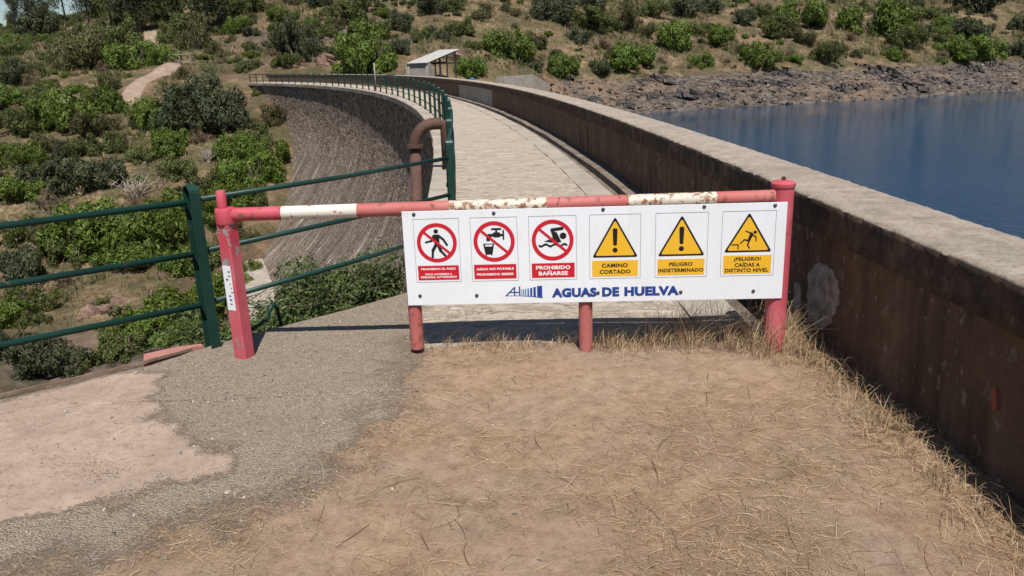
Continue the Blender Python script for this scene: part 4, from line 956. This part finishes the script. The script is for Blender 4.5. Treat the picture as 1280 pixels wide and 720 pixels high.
def lab(kd, p, r, y_vis=None):
    """label and group from what stands near the shrub"""
    x, y, z = p; d = lambda q: math.hypot(x-q[0], y-q[1]); sz = 'small ' if r < 1.1 else ('large ' if r > 2.6 else '')
    if side(p) == 'R':
        if d(SHED_XY) < 15: w = 'near the open shed'
        elif z < 0.6: w = 'just above the bare rock band'
        elif y > 178: w = 'high on the slope above the far shore'
        else: w = 'midway up the slope above the far shore'
    else:
        if d(OAK_XY) < 9: w = 'beside the large evergreen oak'
        elif np.hypot(TRKXY[:, 0]-x, TRKXY[:, 1]-y).min() < 6: w = 'beside the dirt track'
        elif d(DEAD_XY) < 7: w = 'beside the bare grey dead shrub'
        elif y > 165: w = 'near the hill skyline'
        elif z < -11.5: w = 'on the valley floor below the platform'
        elif min(np.hypot(CREST_P[:, 0]-x, CREST_P[:, 1]-y)) < 19: w = 'close to the curved dam face'
        elif z > 0: w = 'on the hillside above dam level'
        else: w = 'on the valley side below dam level'
    return sz+COLW[kd]+' shrub '+w, sz+COLW[kd]+' shrubs '+w
NM = dict(bright='green_shrub', mid='loose_shrub', dark='dense_shrub', olive='olive_shrub', dry='dry_shrub')
placed = []
def side(p): return 'R' if p[0] > -0.30*p[1]-1 else 'L'
def shrub_px(px, py, wpx, kd, hz=1.0):
    p = hit(px, py)
    if p is None: return
    r = 0.5*wpx*p[1]/F_PX*1.72; p[2] -= 0.12*r; lb = lab(kd, p, r)
    shrub(NM[kd], kd, tuple(p), r, hz*random.uniform(1.2, 1.6), lb[0], 'shrub', lb[1], wpx > 24); placed.append((p[0], p[1], r))
B, Mi, D, O, Y = 'bright', 'mid', 'dark', 'olive', 'dry'
MAIN = [ # far slope: base pixel, width in pixels
 (640,73,50,B),(670,60,30,O),(699,92,38,B),(669,90,17,D),(730,34,38,Mi),(757,36,32,Mi),(721,54,26,D),(751,60,22,Y),(749,94,30,D),(785,81,46,B),(848,57,46,B),(878,84,27,B),
 (897,51,34,B),(874,45,20,Mi),(690,25,48,D),(735,12,40,D),(820,22,28,Mi),(850,20,42,D),(882,17,26,D),(787,34,40,O),(805,46,22,O),(637,20,22,O),(715,80,16,Y),(830,80,20,Y),(765,72,18,O),
 (951,83,42,B),(928,30,26,D),(954,20,20,Mi),(971,43,34,Mi),(998,29,50,B),(1021,37,18,D),(1007,57,24,O),(1035,80,34,Mi),(1044,66,18,D),(1055,30,28,Mi),(1089,44,58,B),(1114,30,44,Mi),
 (1157,25,22,Mi),(1148,47,22,D),(1072,74,14,D),(1112,74,20,B),(1136,61,34,Mi),(1117,54,20,D),(1178,36,22,B),(1211,46,40,D),(1183,52,24,Mi),(1188,73,36,B),(1214,73,40,B),(1252,70,22,D),(1274,70,28,D),
 (1229,14,64,D),(1274,38,30,D),(1175,72,16,Y),(905,80,18,Y),(985,70,18,Y),(1060,50,18,Y),(925,70,14,O),
 (355,26,28,B),(301,40,24,B),(372,74,44,D,1.4),(395,46,28,Mi),(417,40,24,O),(455,52,44,B),(430,28,46,Mi),(502,39,32,D,1.2),(557,51,22,D),(575,42,32,Mi),(526,49,18,Mi),(500,66,22,D),
 (447,91,60,B),(477,87,28,O),(592,95,28,B),(360,86,24,Mi),(312,88,28,Mi),(340,62,34,O),(312,18,30,Mi),(400,8,30,D),(455,15,36,Mi),(535,18,34,D),(600,22,26,O),(615,55,22,O),(560,12,30,Mi),
 # valley side
 (173,82,56,B),(207,79,30,B),(85,158,62,B),(128,140,46,B),(60,135,36,Mi),(120,172,50,O),(97,86,58,O),(123,69,34,Mi),(60,44,50,D),(147,54,46,Mi),(110,50,30,O),(27,104,42,D),(8,68,34,Mi),
 (247,62,44,O,1.3),(232,44,36,Mi),(300,14,40,Mi),(207,52,22,Mi),(190,160,50,B),(207,190,44,B),(172,205,34,Mi),(95,243,62,D),(128,228,52,D),(60,225,44,D),(215,222,48,Mi),(37,215,44,B),(6,210,40,B),(20,170,40,Mi),(60,190,34,O),
 (330,158,40,O),(320,228,58,B),(292,200,44,B),(340,200,36,B),(315,180,40,Mi),(285,265,50,B),(255,240,40,Mi),(300,300,34,O),(310,262,38,Mi),
 (120,305,80,B),(165,300,60,Mi),(200,312,76,B),(222,284,56,B),(150,332,50,B),(90,320,50,Mi),(25,348,62,D),(60,300,46,O),(25,300,46,Mi),(240,335,56,B),
 (225,410,90,B),(190,425,70,B),(255,390,60,B),(160,440,56,Mi),(290,372,60,B),(46,462,76,D),(10,452,60,D),(86,470,56,D),(40,388,50,Mi),(10,400,46,B),(120,455,50,Mi),(270,330,46,Mi),(310,345,40,B),
 (5,130,40,B),(45,105,30,Y),(140,115,24,O),(225,100,20,O),(15,255,50,B),(60,265,36,Y),(180,262,40,Y),(255,180,26,Y),(140,275,36,Y),(85,355,40,Y),(70,150,30,D),(110,190,34,Mi),(40,145,30,O),(150,185,30,Mi),
]
for e in MAIN: shrub_px(*e)
# the large evergreen oak by the far end of the dam
of = [foliage_mesh('crown', 900+j, 30000, (1, .9, .78), 30, .026, 1.5, .26, 'leaf_dark', .16) for j in range(1)][0]
os_ = stem_mesh('trunk', 77, 9, (.5, .45, .22), .045, .22, 'bark', 1)
p = hit(258, 168); e = empty('oak_tree', (p[0], p[1], p[2]-.2)); r = 0.5*136*p[1]/F_PX; e.scale = (r*1.1, r*1.1, r*1.5)
for me_, nm in ((of, 'crown'), (os_, 'trunk')): o = bpy.data.objects.new(nm, me_); COL.objects.link(o); o.parent = e
tag(e, 'large dark evergreen oak beside the far end of the dam wall', 'tree'); placed.append((p[0], p[1], r))
# bare dead shrubs
def dead_shrub(px, py, wpx, seed, label):
    p = hit(px, py); r = 0.5*wpx*p[1]/F_PX; rg = random.Random(seed); m = MB()
    for b in range(34):
        a = rg.uniform(0, 6.28); l = rg.uniform(.6, 1.15); pts = [(0.1*math.cos(a), 0.1*math.sin(a), -.1)]; el = rg.uniform(.5, 1.35)
        for k in range(1, 6):
            t = k/5; pts.append((math.cos(a)*l*t*math.cos(el)+rg.uniform(-.06, .06), math.sin(a)*l*t*math.cos(el)+rg.uniform(-.06, .06), l*math.sin(el)*(t-.35*t*t)*1.25+rg.uniform(-.03, .03)))
        m.tube(pts, [.028, .024, .02, .016, .011, .005], 5)
        for _ in range(3):
            q = pts[rg.randrange(2, 5)]; m.tube([q, (q[0]+rg.uniform(-.25, .25), q[1]+rg.uniform(-.25, .25), q[2]+rg.uniform(-.12, .25))], [.012, .004], 4)
    o = m.build('dead_shrub', MT['deadwood']); o.location = tuple(p); o.scale = (r, r, r*1.2); tag(o, label, 'dead shrub'); placed.append((p[0], p[1], r*.5))
dead_shrub(172, 252, 66, 4, 'bare grey dead shrub with drooping branches on the valley side'); dead_shrub(72, 295, 44, 6, 'small bare dead bush between green shrubs on the valley side')
dead_shrub(262, 205, 40, 8, 'pale leafless brush tangle below the large evergreen oak')
# eucalyptus on the skyline
def tall_tree(px, py, hpx, seed, kd='dark'):
    p = hit(px, py)
    if p is None: return
    h = 1.5*hpx*p[1]/F_PX; rg = random.Random(seed); V = MB(); tr = MB()
    lean = rg.uniform(-.05, .05); tr.tube([(0, 0, -.03), (lean*.5, 0, .45), (lean, 0.01, .97)], [.022, .015, .004], 7)
    me_all = []; cl_ = []
    for b in range(17):
        t = rg.uniform(.22, .98); a = rg.uniform(0, 6.28); l = rg.uniform(.07, .20)*(1.15-t*.6); q0 = (lean*t, 0, t*.97); q1 = (q0[0]+l*math.cos(a), l*math.sin(a), q0[2]+l*.55)
        tr.tube([q0, q1], [.007, .003], 4); cl_.append(q1)
    rgn = np.random.default_rng(seed); P = []
    for q in cl_:
        m_ = rgn.integers(260, 420); s_ = rgn.uniform(.045, .085); P.append(np.array(q)+rgn.normal(size=(m_, 3))*np.array([s_, s_, s_*1.2]))
    P = np.concatenate(P); n_ = len(P); a = rgn.normal(size=(n_, 3)); a[:, 2] -= .7; a /= np.linalg.norm(a, axis=1)[:, None]; b = np.cross(a, rgn.normal(size=(n_, 3))); b /= np.linalg.norm(b, axis=1)[:, None]
    L = .018*rgn.uniform(.6, 1.5, n_)[:, None]; W_ = np.stack([P-a*L, P+b*L*.4, P+a*L, P-b*L*.4], 1).reshape(-1, 3)
    me_ = fast_mesh('crown', W_, np.arange(n_*4).reshape(-1, 4)); vattr(me_, 'tint', np.repeat(np.clip(.45+.25*rgn.normal(size=n_), 0, 1), 4))
    e = empty('eucalyptus_tree', tuple(p), rg.uniform(0, 6.28)); e.scale = (h, h, h)
    link('crown', me_, e, MT['leaf_'+kd]); tr.build('trunk', MT['bark'], e, True)
    tag(e, 'tall thin eucalyptus with open wispy crown on the hill skyline', 'tree', 'eucalyptus trees along the skyline'); placed.append((p[0], p[1], h*.08))
for i, (px, py, hp) in enumerate(((4, 34, 36), (38, 36, 42), (20, 36, 24), (84, 32, 40), (112, 32, 38), (60, 34, 20), (140, 34, 46), (156, 40, 46), (176, 42, 52), (205, 30, 44), (226, 34, 50), (262, 40, 60), (280, 30, 46), (245, 20, 36), (130, 22, 30), (190, 20, 30))):
    tall_tree(px, py, hp, 300+i, 'dark' if i % 3 else 'mid')
# smaller shrubs filling the slopes
cnt = 0; tries = 0
while cnt < 1000 and tries < 30000:
    tries += 1
    if random.random() < 0.58: x, y = random.uniform(-100, -14), random.uniform(42, 190)
    else: x, y = random.uniform(-60, 135), random.uniform(112, 225)
    if abs(x) > y*0.70: continue
    z = float(T(x, y)[0]); up_ = x > -0.30*y+4
    if z < (-1.6 if up_ else -15): continue
    if vnoise(x*.05, y*.05, 91) < (0.36 if up_ else .05): continue
    r = random.uniform(.5, 1.9)*(1+max(0, y-110)/160)*(.75 if x > -.3*y and random.random() < .6 else 1)
    if any((x-a)**2+(y-b)**2 < (r*.35+c*.6)**2 for a, b, c in placed): continue
    if np.hypot(TRKXY[:, 0]-x, TRKXY[:, 1]-y).min() < 2.5+r: continue
    if -20 < x < 2 and 92 < y < 108: continue
    if min(np.hypot(CREST_P[:, 0]-x, CREST_P[:, 1]-y)) < 12 and not (x < -24 and y < 96): continue
    kd = random.choices([B, Mi, D, O, Y], [4, 4, 3, 4, 3])[0]; p = (x, y, z-.1*r); lb = lab(kd, p, r)
    shrub(NM[kd], kd, p, r, random.uniform(.95, 1.5), lb[0], 'shrub', lb[1], False); placed.append((x, y, r)); cnt += 1
# leafy bush just below the platform edge
fm = foliage_mesh('foliage', 4242, 40000, (1, .8, .8), 50, .019, 1.9, .04, 'leaf_bush', .1); sm = stem_mesh('stem', 99, 14, (1, .8, .8), .012, 0, 'bark', 4)
e = empty('leafy_bush', (-1.72, 6.55, -0.78)); e.scale = (1.32, .95, 1.2); e.rotation_euler = (0, 0, .7)
for me_, nm in ((fm, 'foliage'), (sm, 'stem')): o = bpy.data.objects.new(nm, me_); COL.objects.link(o); o.parent = e
tag(e, 'small-leaved green bush growing just outside the gravel platform edge', 'bush')

# dry grass on the slopes: too many tufts to count
def tufts(name, XY, Z, hgt, rg, blades=7, wid=0.05, mat='straw', lo=0.25, hi=0.9):
    n = len(XY); k = n*blades; base = np.repeat(np.column_stack([XY, Z]), blades, 0); hh = np.repeat(hgt, blades)*rg.uniform(.5, 1.25, k)
    base[:, :2] += rg.normal(size=(k, 2))*np.repeat(hgt, blades)[:, None]*.35
    a = rg.uniform(0, 6.28, k); ln = rg.uniform(.15, .8, k); tip = base+np.column_stack([np.cos(a)*hh*ln, np.sin(a)*hh*ln, hh]); sd_ = np.column_stack([-np.sin(a+.6), np.cos(a+.6), np.zeros(k)])*(wid*hh/np.mean(hh))[:, None]
    V = np.stack([base-sd_, base+sd_, tip], 1).reshape(-1, 3); me_ = fast_mesh(name, V, np.arange(k*3).reshape(-1, 3))
    vattr(me_, 'tint', np.repeat(rg.uniform(lo, hi, k), 3)); return tag(link(name, me_, None, MT[mat]), kind='stuff')
rg = np.random.default_rng(11); N = 60000
x = rg.uniform(-120, 140, N); y = rg.uniform(42, 230, N); k = (np.abs(x) < y*.72) & (vnoise(x*.09, y*.09, 61)+.4*vnoise(x*.4, y*.4, 62) > .62) & ((x+.3*y < -4) | (y > 108+np.clip(x, 0, 200)*.42))
x, y = x[k], y[k]; z = T(x, y); k = (np.min(np.hypot(x[:, None]-CREST_P[None, ::6, 0], y[:, None]-CREST_P[None, ::6, 1]), 1) > 9) & (np.min(np.hypot(x[:, None]-TRKXY[None, ::3, 0], y[:, None]-TRKXY[None, ::3, 1]), 1) > 2.6) & (z > -15.5)
k &= rockmask(x, y, z) < .3
tufts('hillside_dry_grass', np.column_stack([x, y])[k], z[k]-.03, rg.uniform(.18, .5, k.sum())*(1+y[k]/300), rg, 9, .028, 'drygrass')
N = 70000; x = rg.uniform(-110, 140, N); y = rg.uniform(42, 230, N); k = (np.abs(x) < y*.72) & (vnoise(x*.11+7, y*.11, 71)+.5*vnoise(x*.5, y*.5, 72) > np.where(x+.3*y < -4, .60, .78)) & ((x+.3*y < -4) | (y > 110+np.clip(x, 0, 200)*.42))
x, y = x[k], y[k]; z = T(x, y); k = (np.min(np.hypot(x[:, None]-CREST_P[None, ::6, 0], y[:, None]-CREST_P[None, ::6, 1]), 1) > 9) & (np.min(np.hypot(x[:, None]-TRKXY[None, ::3, 0], y[:, None]-TRKXY[None, ::3, 1]), 1) > 2.4) & (z > -15.5)
k &= rockmask(x, y, z) < .3
tufts('low_scrub', np.column_stack([x, y])[k], z[k]-.02, rg.uniform(.2, .65, k.sum())*(1+y[k]/300), rg, 9, .045, 'leaf_mid', .05, .8)
# broken slate on the bare band along the water
def rocks(name, P, size, rg, mat, tint=None):
    n = len(P); base = np.array([(1, 0, 0), (-1, 0, 0), (0, 1, 0), (0, -1, 0), (0, 0, 1), (0, 0, -1)], float); fs = np.array([(0, 2, 4), (2, 1, 4), (1, 3, 4), (3, 0, 4), (2, 0, 5), (1, 2, 5), (3, 1, 5), (0, 3, 5)])
    V = base[None]*rg.uniform(.5, 1.3, (n, 6, 1))+rg.normal(size=(n, 6, 3))*.16; V *= np.stack([rg.uniform(.8, 1.5, n), rg.uniform(.6, 1.1, n), rg.uniform(.35, .7, n)], 1)[:, None]
    a = rg.uniform(0, 6.28, n); t = rg.normal(size=n)*.45; c, s = np.cos(a)[:, None], np.sin(a)[:, None]
    zt_ = V[:, :, 2]*np.cos(t)[:, None]+V[:, :, 0]*np.sin(t)[:, None]; xt_ = V[:, :, 0]*np.cos(t)[:, None]-V[:, :, 2]*np.sin(t)[:, None]
    V = np.stack([xt_*c-V[:, :, 1]*s, xt_*s+V[:, :, 1]*c, zt_], 2)*size[:, None, None]+P[:, None]
    me_ = fast_mesh(name, V.reshape(-1, 3), (fs[None]+np.arange(n)[:, None, None]*6).reshape(-1, 3))
    if tint is not None: vattr(me_, 'tint', np.repeat(tint, 6))
    return tag(link(name, me_, None, MT[mat]), kind='stuff')
N = 90000; x = rg.uniform(-20, 130, N); y = rg.uniform(86, 185, N); z = T(x, y); r_ = rockmask(x, y, z); k = (r_ > .5) & (z > -7) & (x+.3*y > 8) & (rg.random(N) < .35+.65*vnoise(x*.2, y*.2, 8)); k &= ~((x < 2) & (x > -20) & (y > 92) & (y < 108))
rocks('shore_rocks', np.column_stack([x, y, z])[k], np.minimum(np.exp(rg.normal(-1.75, .6, k.sum())), .5), rg, 'slate', np.clip(.25+.5*vnoise(x[k]*.12, y[k]*.25, 15)+.2*rg.normal(size=k.sum()), 0, 1))

# tilted slate ledges standing out of the band and of the cut behind the dam
def outcrop(px, py, wpx, hpx, seed, label, mat='ledge'):
    p = hit(px, py)
    if p is None: return
    w = wpx*p[1]/F_PX; h = hpx*p[1]/F_PX; r_ = random.Random(seed); m = MB()
    for k in range(16):
        u = r_.uniform(-.5, .5)*w; v = r_.uniform(-.6, .9)*h; L = r_.uniform(.16, .38)*w; t = r_.uniform(.10, .22)*h+.1; a = 0.35+r_.uniform(-.12, .12); dz = v*.5+r_.uniform(-.1, .1)
        V = []
        for sx in (-1, 1):
            for sy in (-1, 1):
                for sz_ in (-1, 1):
                    x = sx*L*.5*r_.uniform(.7, 1.1); y = sy*h*r_.uniform(.35, .6); z = sz_*t*r_.uniform(.6, 1.2)
                    V.append((u+x*math.cos(a)-z*math.sin(a)*.6, v+y, dz+x*math.sin(a)*-.8+z*math.cos(a)))
        m.add(V, [(0,1,3,2),(4,6,7,5),(0,4,5,1),(2,3,7,6),(0,2,6,4),(1,5,7,3)])
    o = m.build('rock_outcrop', MT[mat]); o.location = (p[0], p[1], p[2]-.05); tag(o, label, 'rock')
outcrop(818, 104, 42, 9, 1, 'dark tilted slate ledge on the shore band below a bright shrub')
outcrop(845, 120, 50, 10, 2, 'broad dark slate outcrop close to the water near the dam')
outcrop(975, 92, 46, 9, 3, 'dark slate ledge along the top of the bare shore band')
outcrop(1100, 90, 44, 14, 4, 'steep dark slate rib running down the shore to the water')
outcrop(706, 100, 20, 8, 5, 'bluish slate lump beside the angled shore wall')
for k in range(16):
    px = 730+k*34+random.uniform(-14, 14); outcrop(px, 134-(px-800)*.058-random.uniform(3, 24)+ (6 if px < 780 else 0), random.uniform(20, 48), random.uniform(5, 10), 40+k, 'low dark slate ledge among rubble on the bare shore band')
for o in [o for o in COL.objects if o.name.startswith('rock_outcrop') and o['label'].startswith('low dark')]: o['group'] = 'slate ledges on the bare shore band'
outcrop(400, 78, 40, 14, 6, 'reddish broken rock face in the cut behind the dam', 'redrock')
outcrop(560, 70, 40, 12, 7, 'reddish rocks in the bank above the open shed', 'redrock')
outcrop(130, 392, 60, 22, 8, 'brown rocky ledge among shrubs on the valley floor', 'redrock')

# ================================================================ GROUND LITTER
rg = np.random.default_rng(23)
def strands(name, X, Y, L, wd, lift, rg, mat='straw', lo=.2, hi=1.0, curl=.5):
    n = len(X); K = 5; a = rg.uniform(0, 2*math.pi, n); cv = rg.normal(size=n)*curl; t = np.linspace(0, 1, K)
    ang = a[:, None]+cv[:, None]*t[None]; ds = L[:, None]/(K-1)
    px = X[:, None]+np.concatenate([np.zeros((n, 1)), np.cumsum(np.cos(ang[:, :-1])*ds, 1)], 1); py = Y[:, None]+np.concatenate([np.zeros((n, 1)), np.cumsum(np.sin(ang[:, :-1])*ds, 1)], 1)
    px = np.minimum(px, 1.965-.028*py)
    pz = ground_z(px, py)+.003+lift[:, None]*np.sin(math.pi*np.clip(t[None]*rg.uniform(.6, 1.1, n)[:, None], 0, 1))
    sx, sy = -np.sin(ang), np.cos(ang); ww = wd[:, None]*np.array([.8, 1, 1, .8, .3])[None]
    V = np.stack([np.stack([px-sx*ww, py-sy*ww, pz], 2), np.stack([px, py, pz+ww*.9], 2), np.stack([px+sx*ww, py+sy*ww, pz], 2)], 2).reshape(n*K*3, 3)
    b = (np.arange(n)[:, None]*K+np.arange(K-1)[None]).ravel()*3; f = np.concatenate([np.stack([b, b+1, b+4, b+3], 1), np.stack([b+1, b+2, b+5, b+4], 1)])
    me_ = fast_mesh(name, V, f); vattr(me_, 'tint', np.repeat(rg.uniform(lo, hi, n), K*3)); return tag(link(name, me_, None, MT[mat]), kind='stuff')
N = 170000; X = rg.uniform(-2.6, 1.9, N); Y = 1.0+3.6*rg.random(N)**1.15; _, _, st_ = zones(X, Y); k = rg.random(N) < st_*.25; X, Y = X[k], Y[k]; n = len(X)
strands('straw_litter', X, Y, np.exp(rg.normal(-3.2, .62, n)), rg.uniform(.0004, .0011, n), np.abs(rg.normal(size=n))*.005, rg, lo=0)
n = 70; X = rg.uniform(-2, 1.7, n); Y = rg.uniform(1.3, 4.4, n); k = sdf_poly(DIRT, X, Y) < 0; X, Y = X[k], Y[k]; n = len(X)
strands('twigs', X, Y, rg.uniform(.06, .26, n), rg.uniform(.0008, .0019, n), rg.uniform(.002, .012, n), rg, lo=0, hi=.35, curl=.35)
n = 1900; Y = rg.uniform(1.2, 4.7, n); X = 1.95-.03*Y-.13*np.abs(rg.normal(size=n))-.01
k = rg.random(n) < .25+.9*vnoise(Y*3, Y*0+2, 3); X, Y = X[k], Y[k]; n = len(X)
strands('straw_along_wall', X, Y, np.exp(rg.normal(-2.2, .5, n)), rg.uniform(.0006, .0014, n), np.abs(rg.normal(size=n))*.045, rg, lo=.05, hi=.85, curl=1.1)
def blades(name, X, Y, Hh, rg, lean=.6, wd=.0013, lo=.3, hi=1.0):
    n = len(X); K = 5; t = np.linspace(0, 1, K); a = rg.uniform(0, 6.28, n); l = np.abs(rg.normal(size=n))*lean+.1; dr = rg.uniform(0, .7, n)
    out = Hh[:, None]*l[:, None]*t[None]**1.7; px = X[:, None]+np.cos(a)[:, None]*out; py = Y[:, None]+np.sin(a)[:, None]*out; px = np.minimum(px, 1.968-.028*py)
    pz = ground_z(X, Y)[:, None]-.01+Hh[:, None]*(t[None]-.45*dr[:, None]*t[None]**2.4)
    sx, sy = -np.sin(a+.5)[:, None], np.cos(a+.5)[:, None]; ww = wd*rg.uniform(.6, 1.3, n)[:, None]*np.array([1, 1, .85, .6, .2])[None]
    V = np.stack([np.stack([px-sx*ww, py-sy*ww, pz], 2), np.stack([px+sx*ww, py+sy*ww, pz], 2)], 2).reshape(n*K*2, 3)
    b = (np.arange(n)[:, None]*K+np.arange(K-1)[None]).ravel()*2; me_ = fast_mesh(name, V, np.stack([b, b+1, b+3, b+2], 1)); vattr(me_, 'tint', np.repeat(rg.uniform(lo, hi, n), K*2))
    return tag(link(name, me_, None, MT['straw']), kind='stuff')
cx_ = np.concatenate([rg.uniform(-.55, 1.75, 95), rg.uniform(.55, 1.75, 130), rg.normal(1.55, .12, 60)]); cy_ = np.concatenate([rg.normal(4.56, .05, 95), rg.normal(4.55, .09, 130), rg.normal(4.42, .12, 60)])
X = np.repeat(cx_, 17)+rg.normal(size=len(cx_)*17)*.028; Y = np.repeat(cy_, 17)+rg.normal(size=len(cx_)*17)*.028; Hh = np.repeat((.035+.075*rg.exponential(1, len(cx_)).clip(0, 2.4))*(.8+.6*(cx_ > .7)), 17)*rg.uniform(.5, 1.3, len(X))
blades('dry_grass_by_barrier', X, Y, Hh, rg)
cy_ = np.concatenate([rg.choice(rg.uniform(1.4, 4.5, 14), 60)+rg.normal(size=60)*.07, rg.uniform(3.3, 4.5, 45)]); cx_ = 1.93-.03*cy_-np.abs(rg.normal(size=105))*.10-.02
X = np.repeat(cx_, 15)+rg.normal(size=105*15)*.03; Y = np.repeat(cy_, 15)+rg.normal(size=105*15)*.05; Hh = np.repeat(rg.uniform(.03, .14, 105), 15)*rg.uniform(.5, 1.3, len(X))
blades('dry_grass_by_wall', X, Y, Hh, rg, .9, lo=.05, hi=.8)
# gravel
N = 26000; X = rg.uniform(-3.2, 1.4, N); Y = rg.uniform(1.6, 6.2, N); con_, gr_, st_ = zones(X, Y); k = (X > edge_x(Y)+.05) & (X < np.where(Y > 4.6, -.68, 1.8)) & (rg.random(N) < gr_*.75+.05+.04*con_); X, Y = X[k], Y[k]
rocks('gravel', np.column_stack([X, Y, ground_z(X, Y)+.001]), np.minimum(np.exp(rg.normal(-5.3, .42, len(X))), .011), rg, 'pebble', np.clip(rg.normal(.42, .22, len(X)), 0, 1))
# earth bank between gravel and the dam deck is covered by the same gravel; a few loose pale stones
for i, (px, py, sz) in enumerate(((169, 465, .016), (82, 515, .012), (283, 613, .013), (260, 502, .010), (425, 523, .010), (350, 495, .012), (265, 548, .011))):
    p = on_z(px, py); rr = random.Random(i); V = []; 
    for k in range(3):
        for j in range(6):
            a = 2*math.pi*j/6; q = (.75, 1.0, .6)[k]*rr.uniform(.8, 1.15); V.append((q*1.3*math.cos(a), q*math.sin(a), (0, .45, .85)[k]*rr.uniform(.85, 1.1)))
    Fs = [(k*6+j, k*6+(j+1) % 6, (k+1)*6+(j+1) % 6, (k+1)*6+j) for k in range(2) for j in range(6)]+[tuple(range(12, 18)), tuple(range(5, -1, -1))]
    o = mesh('loose_stone', V, Fs, MT['conc']); o.location = (p[0], p[1], float(ground_z(np.array([p[0]]), np.array([p[1]]))[0])-.002); o.scale = (sz,)*3; o.rotation_euler = (0, 0, rr.uniform(0, 6))
    tag(o, 'small pale loose stone lying on the platform surface', 'stone', 'loose stones on the platform')
